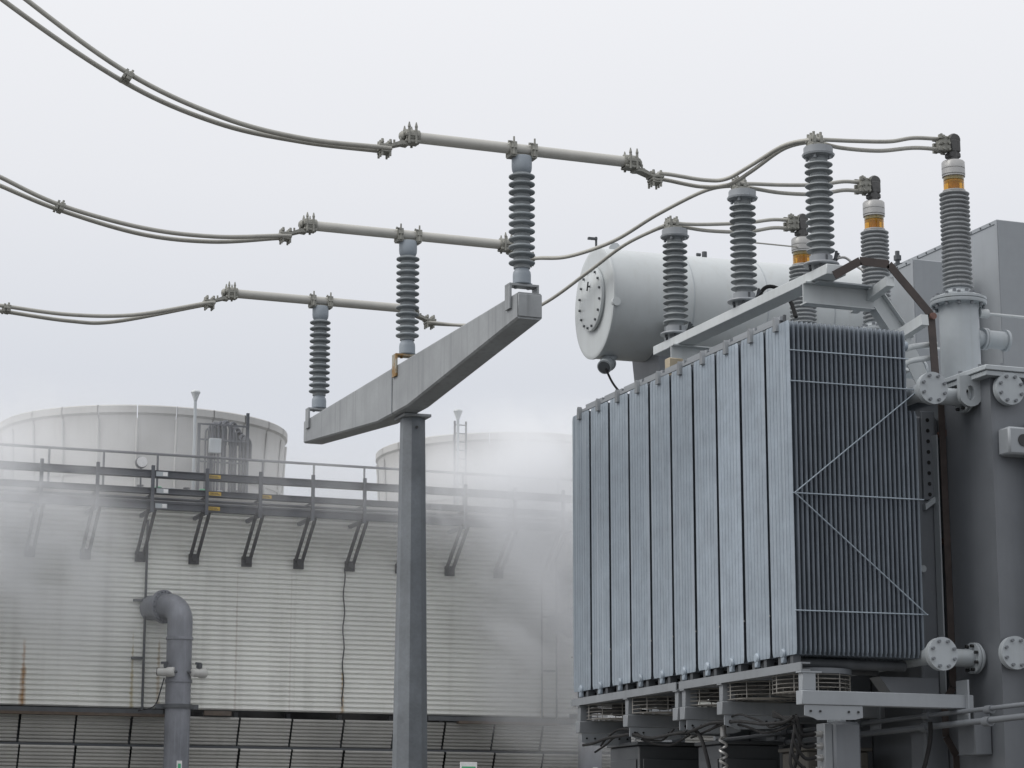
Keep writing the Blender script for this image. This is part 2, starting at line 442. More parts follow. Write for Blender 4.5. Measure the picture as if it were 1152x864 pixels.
# fan stacks
def stack(cx):
    st = part_empty('fan_stack', tower, loc_t(cx, 55.0, 9.52))
    N = 24
    prof_o = [(3.62, 0), (3.52, .10), (3.41, .28), (3.33, .52), (3.30, .75), (3.305, 1.0), (3.33, 1.5), (3.365, 2.0), (3.38, 2.08), (3.43, 2.13), (3.43, 2.28), (3.39, 2.31)]
    prof = prof_o + [(r - .07, z) for r, z in reversed(prof_o)]
    gap = .004
    pm = MB().lathe(prof, 3, a0=gap, a1=2 * PI / N - gap)
    # standing seam rib on one edge of each shell panel
    pts = [((r + .03) * 1, 0, z) for r, z in prof_o[2:8]]
    pm.tube(pts, .028, 4)
    me = pm.mesh('shell_panel', 'shell', 30)
    for k in range(N):
        put('shell_panel', me, st, (0, 0, 0), (0, 0, 2 * PI * k / N))
    MB().lathe([(3.30, .74), (3.335, .74), (3.34, .81), (3.30, .81)], 64).build('hoop', 'shell', st)
    return st
for k in range(3): stack(11.97 + 9.44 * k)
# handrail along the deck edge (part of the tower)
RZ = 10.42
for nm, z, r in (('top_rail', RZ, .03), ('mid_rail', RZ - .45, .018)):
    MB().cyl((0, 0, z), (BAY * NB, 0, z), r, n=8).build(nm, 'tray', tower, (0, -.02, 0))
for i in range(NB + 1):
    MB().cyl((0, 0, 9.52), (0, 0, RZ), .025, n=8).build('rail_post', 'tray', tower, (i * BAY + .37, -.02, 0))

# ---- cable rack on brackets in front of the wall
rack = thing('cable_rack', 'dark steel rack of three long trays on braced brackets along the tower top', 'cable rack', (X0T, 49.0, 0))
mb = MB()
mb.box(-.035, .035, -.16, -.104, 8.98, 9.98).box(-.03, .03, -.104, .98, 9.0, 9.04).box(-.03, .03, 0, .98, 9.02, 9.08).box(-.03, .03, -.104, .93, 9.36, 9.385)
brk = mb.mesh('bracket', 'tray')
b1 = MB()
for s in (-1, 1): b1.beam((s * .075, -.12, 9.06), (s * .075, .93, 8.16), .06, .06)
b1.box(-.11, .11, .86, .93, 8.04, 8.26).box(-.05, .05, .80, .90, 8.10, 8.22)
brace = b1.mesh('brace', 'black')
for i in range(NB):
    o = put('bracket', brk, rack, (i * BAY + .03, 0, 0)); put('brace', brace, o)
for z, h in ((9.74, .15), (9.39, .12), (9.06, .14)):
    t = MB()
    L = BAY * NB
    t.box(0, L, -.06, -.05, z, z + h).box(0, L, -.05, .10, z, z + .015).box(0, L, -.10, -.05, z + h - .015, z + h).box(0, L, -.10, -.05, z, z + .015)
    t.build('tray', 'tray', rack)
for y, z, r in ((.35, 9.26, .05), (.55, 9.24, .04), (.75, 9.30, .06), (.25, 9.33, .03)):
    MB().cyl((0, y, z), (BAY * NB, y, z), r, n=10).build('pipe', 'tray', rack)
for x, z in ((12.20, 9.78), (12.22, 9.41), (12.20, 9.09), (13.34, 9.41)):
    t = MB().box(-.14, .14, -.112, -.103, 0, .075).build('warning_label', 'yellow', rack, (x - X0T, 0, z))
    MB().box(-.10, .10, -.116, -.114, .02, .028).box(-.11, .07, -.116, -.114, .045, .055).build('print_line', 'black', t)
for x, z in ((11.06, 9.76), (11.08, 9.395), (11.06, 9.075)):
    t = MB().box(-.13, .13, -.112, -.103, 0, .10).build('tag_plate', 'paint', rack, (x - X0T, 0, z))
    MB().box(.02, .115, -.118, -.114, .012, .09).build('tag', 'white', t)

for k in range(7):
    x = 11.0 + k * .34 + random.uniform(-.08, .08); w_ = random.uniform(.08, .2)
    t = thing('deck_valve', ['leftmost', 'second', 'third', 'fourth', 'fifth', 'sixth', 'rightmost'][k] + ' of seven small valve fittings behind the top cable tray', 'valve', (x, 50.4 + .1 * (k % 3), 9.52), 'valves behind the cable trays')
    MB().cyl((0, 0, 0), (0, 0, .22), .04, n=10).cyl((-w_, 0, .14), (w_, 0, .14), .035, n=10).build('valve_body', ('paint', 'white', 'steel_dark')[k % 3], t)
    MB().lathe([(.07, .24), (.08, .255), (.07, .27), (.015, .272)], 12).cyl((0, 0, .2), (0, 0, .26), .012, n=6).build('hand_wheel', ('steel_dark', 'green', 'paint')[k % 3], t)
# ---- drop conduits on the wall
def conduit(x, z0, z1, rungs, label):
    c = thing('wall_conduit', label, 'conduit', (x, 49.86, 0), 'conduits clipped to the cladding')
    MB().cyl((0, 0, z0), (0, 0, z1), .028, n=8).build('pipe', 'steel_dark', c)
    for z in rungs: MB().box(-.26, 0, -.02, .06, z, z + .05).build('clip_arm', 'steel_dark', c)
conduit(11.0, 4.85, 8.95, (5.95, 7.18), 'dark vertical conduit with two clip arms left of the bent riser pipe')
c = thing('wall_conduit', 'ladder-like pair of thin conduits on cladding beside the galvanised radiators', 'conduit', (20.35, 49.86, 0), 'conduits clipped to the cladding')
for s in (-.18, .18): MB().cyl((s, 0, 4.85), (s, 0, 8.6), .022, n=8).build('pipe', 'steel_dark', c)
for z in (5.95, 7.18): MB().box(-.18, .18, -.02, .04, z, z + .04).build('clip_arm', 'steel_dark', c)
pts = [(15.46 + .02 * math.sin(k * 1.3), 49.9, 8.1 - k * .16) for k in range(20)]
tag(MB().tube(pts, .014, 6).build('drop_cable', 'black'), 'thin wavy brown cable hanging down the cladding above a rust streak', 'cable')

# ---- riser pipes with elbow into the wall
def riser(x, label):
    t = thing('riser_pipe', label, 'pipe', (x, 49.15, 0), 'riser pipes on the tower wall')
    r = .268; z1 = 6.70; bend = .36
    pts = [(0, 0, .3), (0, 0, 4.6), (0, 0, z1)]
    # elbow turns into the wall and a little left, as in the photograph
    dx, dy = -.50, .866
    for k in range(1, 10):
        a = PI / 2 * k / 9
        q = bend * (1 - math.cos(a)); pts.append((dx * q, dy * q, z1 + bend * math.sin(a)))
    q = bend + .12; pts.append((dx * q, dy * q, z1 + bend))
    MB().tube(pts, r, 24).build('pipe', 'riser', t)
    f = MB().cyl((dx * q, dy * q, z1 + bend), (dx * (q + .07), dy * (q + .07), z1 + bend), .36, n=28)
    ez = Vector((dy, -dx, 0))
    for k in range(20):
        a = 2 * PI * k / 20
        c = Vector((dx * (q - .012), dy * (q - .012), z1 + bend)) + (ez * math.cos(a) + Vector((0, 0, 1)) * math.sin(a)) * .322
        f.bolt(c, (-dx, -dy, 0), .022, .03)
    f.cyl((dx * (q + .07), dy * (q + .07), z1 + bend), (dx * (q + .5), dy * (q + .5), z1 + bend), .27, n=20)
    f.build('flange', 'riser', t)
    for z in (4.9, 5.45, 6.35):
        MB().lathe([(r, -.03), (r + .022, -.03), (r + .022, .03), (r, .03)], 28, (0, 0, z)).build('weld_band', 'riser', t)
    MB().lathe([(r, -.04), (r + .05, -.04), (r + .05, .04), (r, .04)], 28, (0, 0, 4.92)).box(-.46, .46, .05, .12, 4.87, 4.97).build('support_band', 'steel_dark', t)
    lb = MB().box(-.055, .055, -.30, -.276, 3.35, 3.78).build('pipe_label', 'white', t)
    MB().box(-.03, .03, -.307, -.301, 3.42, 3.72).build('green_stripe', 'green', lb)
    return t
riser(11.60, 'grey blue riser pipe bending into the wall with two small floodlights')
riser(21.04, 'hazy riser pipe bending into the wall behind the transformer radiators')
def flood(x, s, label):
    t = thing('floodlight', label, 'floodlight', (x, 48.95, 5.62), 'floodlights on the riser pipe')
    MB().lathe([(.05, -.19), (.085, -.17), (.09, .0), (.105, .03), (.105, .16), (.09, .18)], 18, ax='X').build('housing', 'hose', t)
    MB().cyl((s * .175, 0, 0), (s * .186, 0, 0), .085, n=18).build('lens', 'lens', t)
    b = MB().box(-.04, .04, -.05, .05, .10, .20).box(-.10, .04, -.02, .02, .17, .22)
    b.cyl((-s * .15, 0, 0), (-s * .30, .16, 0), .03, n=8).box(-.03, .03, -.03, .03, .0, .11).box(-.17, .17, -.02, .02, -.02, .02)
    b.build('mount', 'steel_dark', t)
    t.rotation_euler = (R(8), 0, R(25 * s))
flood(11.28, -1, 'small pale floodlight on the left side of the riser pipe')
flood(11.98, 1, 'small pale floodlight on the right side of the riser pipe')
pts = spline([(11.26, 49.0, 5.5), (11.2, 49.1, 5.2), (11.16, 49.2, 5.0), (11.1, 49.4, 4.9), (10.9, 49.8, 4.85)], 6)
tag(MB().tube(pts, .014, 6).build('lamp_cable', 'black'), 'thin dark cable looping from floodlight to the wall bottom', 'cable')

# ---- bent conduits at the first stack, lamp posts, small boxes
cb = thing('conduit_bundle', 'bundle of hooked grey conduits standing before the first fan stack', 'conduit', (12.9, 51.0, 9.52))
for k in range(12):
    x = -.42 + k * .082 + random.uniform(-.02, .02); h = 1.22 + .20 * math.sin(k * .35) + random.uniform(-.05, .05); r = .022 + .010 * (k % 3)
    h += .54; pts = [(x, 0, 0), (x, 0, h - .12)] + [(x + .14 * (1 - math.cos(a)), .06 * k / 10 + .2 * (1 - math.cos(a)), h - .12 + .14 * math.sin(a)) for a in (.4, .8, 1.2, 1.57, 2.0, 2.5, 3.0)] + [(x + .29, .46 + .06 * k / 10, h - .45)]
    MB().tube(pts, r, 7).build('conduit', 'tray', cb)
for x in (-.56, .56):
    MB().box(x - .03, x + .03, -.06, .02, 0, 2.14 if x > 0 else 1.84).build('post', 'tray', cb)
for z in (.95, 1.45, 1.8):
    MB().box(-.56, .56, -.075, -.062, z, z + .04).build('cross_bar', 'tray', cb)
MB().box(-.35, -.08, -.20, -.08, 1.16, 1.49, .01).build('switch_box', 'paint', cb)
def lamp(x, label, h=2.49):
    t = thing('deck_lamp', label, 'lamp', (x, 50.6, 9.52), 'lamp posts on the fan deck')
    MB().cyl((0, 0, 0), (0, 0, h - .22), .035, n=8).build('pole', 'paint', t)
    MB().lathe([(.04, h - .22), (.05, h - .18), (.095, h - .06), (.11, h - .03), (.095, h), (.03, h + .03)], 14).build('lamp_head', 'paint_pale', t)
lamp(12.15, 'slim lamp post standing before the first fan stack')
lamp(18.38, 'faint lamp post in steam before the second fan stack')
t = thing('deck_cage', 'faint narrow ladder frame in the steam before the second fan stack', 'ladder', (18.55, 50.9, 9.52))
for x in (-.14, .14): MB().cyl((x, 0, 0), (x, 0, 2.29), .025, n=6).build('stile', 'tray', t)
for k in range(11): MB().cyl((-.14, 0, .2 + k * .2), (.14, 0, .2 + k * .2), .014, n=6).build('rung', 'tray', t)
t = thing('round_floodlight', 'small round white lamp at handrail before the first fan stack', 'floodlight', (10.82, 49.8, 10.2))
MB().lathe([(.10, 0), (.13, .05), (.13, .14), (.06, .18)], 16, ax='Y').build('housing', 'steel_dark', t)
MB().cyl((0, 0, 0), (0, -.02, 0), .115, n=16).build('lens', 'white', t)
MB().cyl((0, .1, -.68), (0, .1, 0), .02, n=8).build('stem', 'tray', t)
for k, (x, w_, h_) in enumerate(((14.6, .5, .28), (15.25, .35, .22), (16.1, .45, .26), (16.75, .3, .2))):
    t = thing('motor_box', ['grey box on tower deck between the stacks, leftmost of four', 'grey box on tower deck, second of four between the stacks',
              'grey box on tower deck, third of four between the stacks', 'grey box on tower deck, fourth and nearest the second stack'][k], 'box', (x, 51.2, 9.52), 'boxes on the fan deck')
    MB().box(-w_ / 2, w_ / 2, -.2, .2, .05, h_, .02).build('case', 'paint', t)
    MB().box(-w_ / 2 - .02, w_ / 2 + .02, -.22, .22, h_ + .003, h_ + .03).build('lid', 'paint', t)
    for s in (-1, 1): MB().box(s * w_ * .35 - .02, s * w_ * .35 + .02, -.15, .15, 0, .05).build('foot', 'tray', t)

t = thing('marker_sign', 'small white and green marker sign low between post and radiators', 'sign', (14.76, 40.0, -.2))
MB().cyl((0, .03, .2), (0, .03, 3.5), .03, n=8).build('pole', 'galv', t)
MB().box(-.16, .16, -.01, 0, 3.35, 3.66, .002).build('board', 'white', t)
MB().box(-.13, .13, -.016, -.012, 3.38, 3.58).build('green_field', 'green', t)
# ================================================================== T-shaped bus support
XB = 8.60
YP = (21.78, 25.42, 28.98)
ZI = 7.49
sup = thing('bus_support', 'galvanised T-shaped steel post with tapered cross arm carrying three insulators', 'support post', (XB + .12, 25.55, 0))
def ls(x, y, z): return (x - XB - .12, y - 25.55, z)
hw = .135
mb = MB()
secs = [(21.57, 7.085), (25.0, 6.80), (26.1, 6.80), (29.2, 7.06)]
vs = []; ch = .018
for y, zb in secs:
    ring = [(-hw + ch, zb), (hw - ch, zb), (hw, zb + ch), (hw, 7.36 - ch), (hw - ch, 7.36), (-hw + ch, 7.36), (-hw, 7.36 - ch), (-hw, zb + ch)]
    vs += [ls(XB + x, y, z) for x, z in ring]
fs = [(8 * i + k, 8 * i + (k + 1) % 8, 8 * i + 8 + (k + 1) % 8, 8 * i + 8 + k) for i in range(3) for k in range(8)]
fs += [tuple(range(7, -1, -1)), tuple(range(24, 32))]
mb.add(vs, fs).build('cross_arm', 'galv_arm', sup, ang=20)
MB().box(-.128, .128, -.012, 0, -.115, .118, .004).build('end_plate', 'galv_arm', sup, ls(XB, 21.566, 7.222))
MB().cyl((0, 0, .25), (0, 0, 6.76), .235, .145, 8, ph=PI / 8).build('post', 'galv', sup, ang=20)
MB().box(-.165, .165, -.19, .19, 6.762, 6.796, .004).build('saddle_plate', 'galv_arm', sup)
MB().box(-.262, -.258, -.01, .01, 6.80, 7.35).build('weld_seam', 'galv', sup)
MB().box(-.3, .3, -.3, .3, .20, .25).build('base_plate', 'galv', sup)
MB().cyl((0, -.146, 6.64), (0, -.155, 6.64), .018, n=10).build('drain_hole', 'lens', sup)
for i, y in enumerate(YP):
    b = MB()
    for s in (-1, 1):
        b.box(s * (hw + .004) if s > 0 else -(hw + .026), (hw + .026) if s > 0 else -(hw + .004), -.07, .07, 7.22, 7.462)
    b.box(-(hw + .026), hw + .026, -.07, .07, 7.464, 7.486)
    b.bolt((-.07, .0, 7.464), (0, 0, -1), .016, .02); b.bolt((.07, 0, 7.464), (0, 0, -1), .016, .02)
    b.build('insulator_saddle', 'galv_rust' if i == 1 else 'galv_arm', sup, ls(XB, y, 0))
MB().box(-2.3, 2.3, -2.3, 2.3, .0, .2).build('footing', 'concrete', sup) if False else MB().box(-.7, .7, -.7, .7, .006, .2, .03).build('footing', 'concrete', sup)

# ---- post insulators
def shed_mesh(name, R0, rc, th, m, style):
    if style == 'post':
        prof = [(rc - .004, -.030), (rc + .016, -.027), (rc + .018, -.021), (R0 * .90, -.0155), (R0 * .91, -.019), (R0 * .97, -.016), (R0, -.008), (R0 * .99, .001), (R0 * .93, .006), (rc + .014, .019), (rc + .003, .026), (rc - .004, .027)]
    elif style == 'arrester':
        prof = [(rc - .004, -.024), (rc + .008, -.019), (R0 * .86, -.008), (R0 * .96, -.011), (R0, -.005), (R0 * .985, .003), (R0 * .90, .009), (rc + .014, .024), (rc + .002, .032), (rc - .004, .033)]
    else:
        prof = [(rc - .004, -th * .40), (rc + .004, -th * .34), (R0 * .93, -th * .20), (R0 * .99, -th * .14), (R0, th * .02), (R0 * .96, th * .12), (rc + .01, th * .34), (rc - .004, th * .38)]
    return MB().lathe(prof, 28).mesh(name, m, 50)
shed_p = shed_mesh('shed', .137, .084, .074, 'silicone', 'post')
core_p = MB().lathe([(.086, .17), (.086, 1.185)], 20).mesh('core', 'silicone_b')
cap_p = MB().lathe([(.07, 1.165), (.09, 1.19), (.102, 1.215), (.106, 1.25), (.106, 1.352), (.10, 1.362)], 24).mesh('top_fitting', 'fitting')
base_p = MB().lathe([(.085, 0), (.094, .01), (.094, .10), (.09, .13), (.075, .155), (.075, .175)], 24).box(-.095, .095, -.05, .05, -.001, .012).mesh('base_fitting', 'fitting')
ck = MB()
ck.box(-.13, .13, -.05, .05, 1.364, 1.382)
clamp_base = ck.mesh('clamp_plate', 'clamp')
ck = MB()
ck.box(-.035, .035, -.075, -.055, 1.36, 1.50).box(-.035, .035, .055, .075, 1.36, 1.50).box(-.03, .03, -.07, .07, 1.345, 1.384)
ck.prism([(-.028, -.09, 1.43), (-.028, -.055, 1.41), (-.028, -.04, 1.47), (-.028, .04, 1.47), (-.028, .055, 1.41), (-.028, .09, 1.43), (-.028, .075, 1.50), (-.028, .03, 1.515), (-.028, -.03, 1.515), (-.028, -.075, 1.50)], (.056, 0, 0))
ck.cyl((0, -.075, 1.36), (0, -.075, 1.55), .016, .010, 8).cyl((0, .075, 1.36), (0, .075, 1.55), .016, .010, 8).box(-.06, -.02, -.085, -.06, 1.488, 1.5).box(-.05, -.02, .06, .085, 1.488, 1.5)
clamp_arm = ck.mesh('tube_clamp', 'clamp')
for i, y in enumerate(YP):
    t = thing('post_insulator', ['ribbed grey post insulator under the top bus tube on the arm end nearest radiators',
        'ribbed grey post insulator above the post under the middle bus tube', 'ribbed grey post insulator under the lowest bus tube at far arm end'][i],
        'insulator', (XB, y, ZI), 'post insulators on the cross arm')
    put('core', core_p, t); put('top_fitting', cap_p, t); put('base_fitting', base_p, t); put('clamp_plate', clamp_base, t)
    for k in range(12): put('shed', shed_p, t, (0, 0, .235 + k * .0835))
    for s in (-1, 1): put('tube_clamp', clamp_arm, t, (s * .115, 0, 0))

# ---- bus tubes
TR = .058
ZT = ZI + 1.44
pos = ['top', 'middle', 'lowest']
XA, XE = 7.42, 9.80
for i, y in enumerate(YP):
    t = thing('bus_tube', '%s pale aluminium bus tube clamped on %s' % (pos[i], ['the insulator nearest radiators', 'the insulator above the post', 'the insulator at far arm end'][i]),
              'bus tube', (XB, y, ZT), 'aluminium bus tubes')
    MB().cyl((XA - XB, 0, 0), (XE - XB, 0, 0), TR, n=24, caps=False).build('tube', 'alu', t)
    for x in (XA, XE): MB().cyl((x - XB - .004, 0, 0), (x - XB + .004, 0, 0), TR - .004, n=20).build('end_cap', 'alu', t)

# ---- bolted tube-to-cable connectors
def connector(x, y, s, label):
    t = thing('cable_connector', label, 'connector', (x, y, ZT), 'bolted cable connectors')
    a = MB().box(-.02, .14, -.075, .075, -.075, -.045, .006).box(.0, .14, -.085, .085, -.012, .03, .006)
    a.lathe([(TR + .002, -.02), (TR + .018, -.02), (TR + .018, .13), (TR + .002, .13)], 20, ax='X')
    a.build('tube_clamp', 'clamp', t)
    b = MB()
    for px_ in (.03, .105):
        for py in (-.075, .075):
            b.cyl((px_, py, -.09), (px_, py, .085), .014, n=6).cyl((px_, py, .085), (px_, py, .135), .018, .006, 8)
    b.build('bolt_row', 'clamp', t)
    MB().prism([(.10, -.06, -.075), (.17, -.06, -.06), (.30, -.06, -.115), (.30, -.06, -.145), (.16, -.06, -.10), (.10, -.06, -.105)], (0, .12, 0)).lathe([(.0, .14), (.05, .142), (.055, .16), (.03, .185), (0, .19)], 12, (0, 0, .0), 'X').build('link_pad', 'clamp', t)
    c = MB().box(.27, .42, -.075, .075, -.15, -.12, .006).box(.28, .41, -.07, .07, -.185, -.155, .006).box(.29, .40, -.075, .075, -.205, -.19, .004)
    c.build('cable_clamp', 'clamp', t)
    d = MB()
    for px_ in (.30, .385):
        for py in (-.06, 0, .06):
            d.cyl((px_, py, -.245), (px_, py, -.09), .012, n=6).cyl((px_, py, -.11), (px_, py, -.07), .02, .014, 8)
    d.cyl((.18, -.03, -.06), (.18, -.03, -.02), .012, n=6).cyl((.23, .03, -.09), (.23, .03, -.04), .012, n=6)
    d.build('bolt_row', 'clamp', t)
    t.scale = (s, 1, 1)
    return t
for i, y in enumerate(YP):
    connector(XA + .03, y, -1, 'bolted cable connector at the left end of the %s bus tube' % pos[i])
    connector(XE - .03, y, 1, 'bolted cable connector at the right end of the %s bus tube' % pos[i])

# ---- left conductors (two per phase)
CR = .025
ZC = ZT - .165
left = [
 ([(2.0, 21.72, 10.86), (3.42, 21.72, 9.86), (4.48, 21.72, 9.215), (5.42, 21.72, 8.885), (6.24, 21.72, 8.765), (7.04, 21.72, ZC), (7.16, 21.72, ZC)],
  [(2.0, 21.84, 10.72), (3.23, 21.84, 9.86), (4.44, 21.84, 9.175), (5.38, 21.84, 8.865), (6.24, 21.84, 8.77), (7.04, 21.84, ZC), (7.16, 21.84, ZC)]),
 ([(2.2, 25.36, 9.82), (3.54, 25.36, 9.22), (3.83, 25.36, 9.11), (4.50, 25.36, 8.86), (5.44, 25.36, 8.69), (6.26, 25.36, 8.67), (7.02, 25.36, ZC - .01), (7.16, 25.36, ZC)],
  [(2.2, 25.48, 9.68), (3.54, 25.48, 9.14), (3.84, 25.48, 9.05), (4.50, 25.48, 8.84), (5.44, 25.48, 8.65), (6.26, 25.48, 8.64), (7.02, 25.48, ZC - .01), (7.16, 25.48, ZC)]),
 ([(2.4, 28.92, 8.72), (4.00, 28.92, 8.54), (4.55, 28.92, 8.49), (5.33, 28.92, 8.455), (6.12, 28.92, 8.52), (7.05, 28.92, ZC - .01), (7.16, 28.92, ZC)],
  [(2.4, 29.04, 8.66), (4.01, 29.04, 8.49), (4.55, 29.04, 8.45), (5.33, 29.04, 8.40), (5.90, 29.04, 8.44), (7.05, 29.04, ZC - .01), (7.16, 29.04, ZC)])]
for i, pr in enumerate(left):
    for j, pts in enumerate(pr):
        tag(MB().tube(spline(pts, 10), CR, 10).build('line_cable', 'cable'), '%s of two grey cables sagging left from the %s bus tube' % (('upper', 'lower')[j], pos[i]), 'cable', 'cables leaving the bus tubes')
def spacer(x, y, z, label, tilt):
    t = thing('cable_spacer', label, 'spacer', (x, y, z), 'spacers on the paired cables', (0, R(tilt), 0))
    MB().box(-.035, .035, -.10, .10, -.012, .012, .004).box(-.045, -.02, -.09, -.03, -.05, .05).box(-.045, -.02, .03, .09, -.05, .05).build('spacer_bar', 'clamp', t)
    MB().box(-.01, .045, -.095, -.025, -.045, .045, .006).build('cable_clamp', 'clamp', t)
    MB().box(-.01, .045, .025, .095, -.045, .045, .006).build('cable_clamp', 'clamp', t)
    MB().bolt((.015, -.06, .045), (0, 0, 1), .014, .03).bolt((.015, .06, .045), (0, 0, 1), .014, .03).build('bolt_pair', 'clamp', t)
spacer(4.46, 21.78, 9.20, 'small clamp spacer on the top pair of cables', 28)
spacer(4.50, 25.42, 8.85, 'small clamp spacer on the middle pair of cables', 18)
spacer(4.52, 28.98, 8.47, 'small clamp spacer on the lowest pair of cables', 5)

# ================================================================== transformer
TX = (12.5, 19.25, 0)
tr = thing('power_transformer', 'large grey power transformer with a bank of ten galvanised radiators', 'transformer', TX)
def lt(x, y, z=0): return (x - TX[0], y - TX[1], z)
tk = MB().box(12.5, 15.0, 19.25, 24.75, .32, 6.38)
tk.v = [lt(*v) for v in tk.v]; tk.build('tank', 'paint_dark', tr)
def tb(name, m, fn, parent=None, ang=38):
    """part of the transformer given in world metres"""
    b = MB(); fn(b); b.v = [lt(*v) for v in b.v]
    return b.build(name, m, parent or tr, ang=ang)
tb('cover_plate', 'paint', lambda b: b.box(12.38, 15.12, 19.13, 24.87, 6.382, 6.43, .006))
tb('cover_flange', 'paint', lambda b: b.box(12.40, 15.10, 19.15, 24.85, 6.33, 6.378, .004))
for k in range(16):
    y = 19.3 + k * .36
    tb('cover_bolt', 'paint_dark', lambda b: b.bolt((12.43, y, 6.43), (0, 0, 1), .022, .035))
for k in range(5):
    x = 12.6 + k * .5
    tb('cover_bolt', 'paint_dark', lambda b: b.bolt((x, 19.18, 6.43), (0, 0, 1), .022, .035))
tb('base_skid', 'steel_dark', lambda b: b.box(12.6, 14.9, 19.0, 25.0, .255, .318))
# tank side stiffeners (visible between and below the radiators)
for k, y in enumerate((20.22, 21.7, 23.2, 24.5)):
    tb('stiffener', 'paint_dark', lambda b: b.box(12.22, 12.498, y, y + .28, .6, 6.1, .02))
tb('hole_plate', 'paint_dark', lambda b: b.box(12.285, 12.44, 20.19, 20.216, 5.25, 6.15, .004))
tb('hole_plate_foot', 'paint', lambda b: b.prism([(12.285, 20.16, 5.20), (12.44, 20.16, 5.31), (12.44, 20.16, 5.25), (12.285, 20.16, 5.14)], (0, .05, 0)))
for k in range(8):
    z = 6.06 - k * .108
    tb('plate_hole', 'lens', lambda b: b.cyl((12.355, 20.189, z), (12.355, 20.184, z), .02, n=12))
tb('side_rib', 'paint', lambda b: b.box(12.40, 12.415, 20.10, 20.2, 3.2, 5.9))
tb('grounding_boss', 'paint', lambda b: b.cyl((12.23, 20.21, 4.55), (12.23, 20.15, 4.55), .035, n=14))
# corner rib and pads on the near face
tb('near_stiffener', 'paint_dark', lambda b: b.box(12.86, 13.18, 18.98, 19.248, .6, 5.9, .02))
tb('near_stiffener', 'paint_dark', lambda b: b.box(14.0, 14.3, 18.98, 19.248, .6, 5.9, .02))
tb('jacking_pad', 'paint_mid', lambda b: b.box(12.56, 12.9, 19.05, 19.247, 5.55, 5.82, .02))
tb('pad_hole', 'lens', lambda b: b.cyl((12.72, 19.049, 5.69), (12.72, 19.04, 5.69), .06, n=18))
def lug(b):
    o, i = [], []
    n = 20
    y = 19.42
    # eye plate with a real hole
    for k in range(n):
        a = 2 * PI * k / n
        ca, sa = math.cos(a), math.sin(a)
        m_ = max(abs(ca) / .12, abs(sa) / (.17 if sa > 0 else .14))
        rr = 1 / m_ if sa > .2 else min(1 / m_, .135)
        o.append((12.385 + rr * ca, y, 6.20 + rr * sa)); i.append((12.385 + .048 * ca, y, 6.20 + .075 * sa))
    vs = o + i + [(x, y + .05, z) for x, _, z in o] + [(x, y + .05, z) for x, _, z in i]; fs = []
    for k in range(n):
        k2 = (k + 1) % n
        fs += [(k, k2, n + k2, n + k), (2 * n + k, 3 * n + k, 3 * n + k2, 2 * n + k2), (k, 2 * n + k, 2 * n + k2, k2), (n + k, n + k2, 3 * n + k2, 3 * n + k)]
    b.add(vs, fs)
tb('lifting_lug', 'paint', lug)
# turrets
for i, y in enumerate((20.50, 22.16, 23.85)):
    X = 12.97
    tu = tb('turret', 'paint', lambda b: b.cyl((X, y, 6.432), (X, y, 7.39), .205, n=36, caps=False))
    tb('turret_flange', 'paint', lambda b: b.lathe([(.205, 7.36), (.285, 7.365), (.29, 7.38), (.29, 7.40), (.275, 7.405), (.29, 7.41), (.29, 7.435), (.27, 7.445), (.17, 7.45)], 36, (X, y, 0)), tu)
    tb('turret_bolts', 'paint_dark', lambda b: [b.bolt((X + .245 * math.cos(a * PI / 6), y + .245 * math.sin(a * PI / 6), 7.44), (0, 0, 1), .018, .035) or b for a in range(12)], tu)
    tb('turret_bolts', 'paint_dark', lambda b: [b.bolt((X + .255 * math.cos(a * PI / 6), y + .255 * math.sin(a * PI / 6), 7.36), (0, 0, -1), .018, .03) for a in range(12)], tu)
    tb('pipe_nozzle', 'paint', lambda b: b.cyl((X + .18, y - .02, 7.03), (X + .26, y - .02, 7.03), .085, n=20).cyl((X + .25, y - .02, 7.03), (X + .275, y - .02, 7.03), .115, n=24).cyl((X + .28, y - .02, 7.03), (X + .305, y - .02, 7.03), .115, n=24).cyl((X + .305, y - .02, 7.03), (X + .52, y - .02, 7.03), .095, n=20).cyl((X + .52, y - .02, 7.03), (X + .55, y - .02, 7.03), .115, n=24), tu)
    tb('vent_pipe', 'paint_pale', lambda b: b.cyl((X + .18, y - .1, 7.28), (X + .28, y - .1, 7.28), .05, n=12).cyl((X + .28, y - .1, 7.28), (X + 1.1, y - .1, 7.28), .016, n=8), tu)
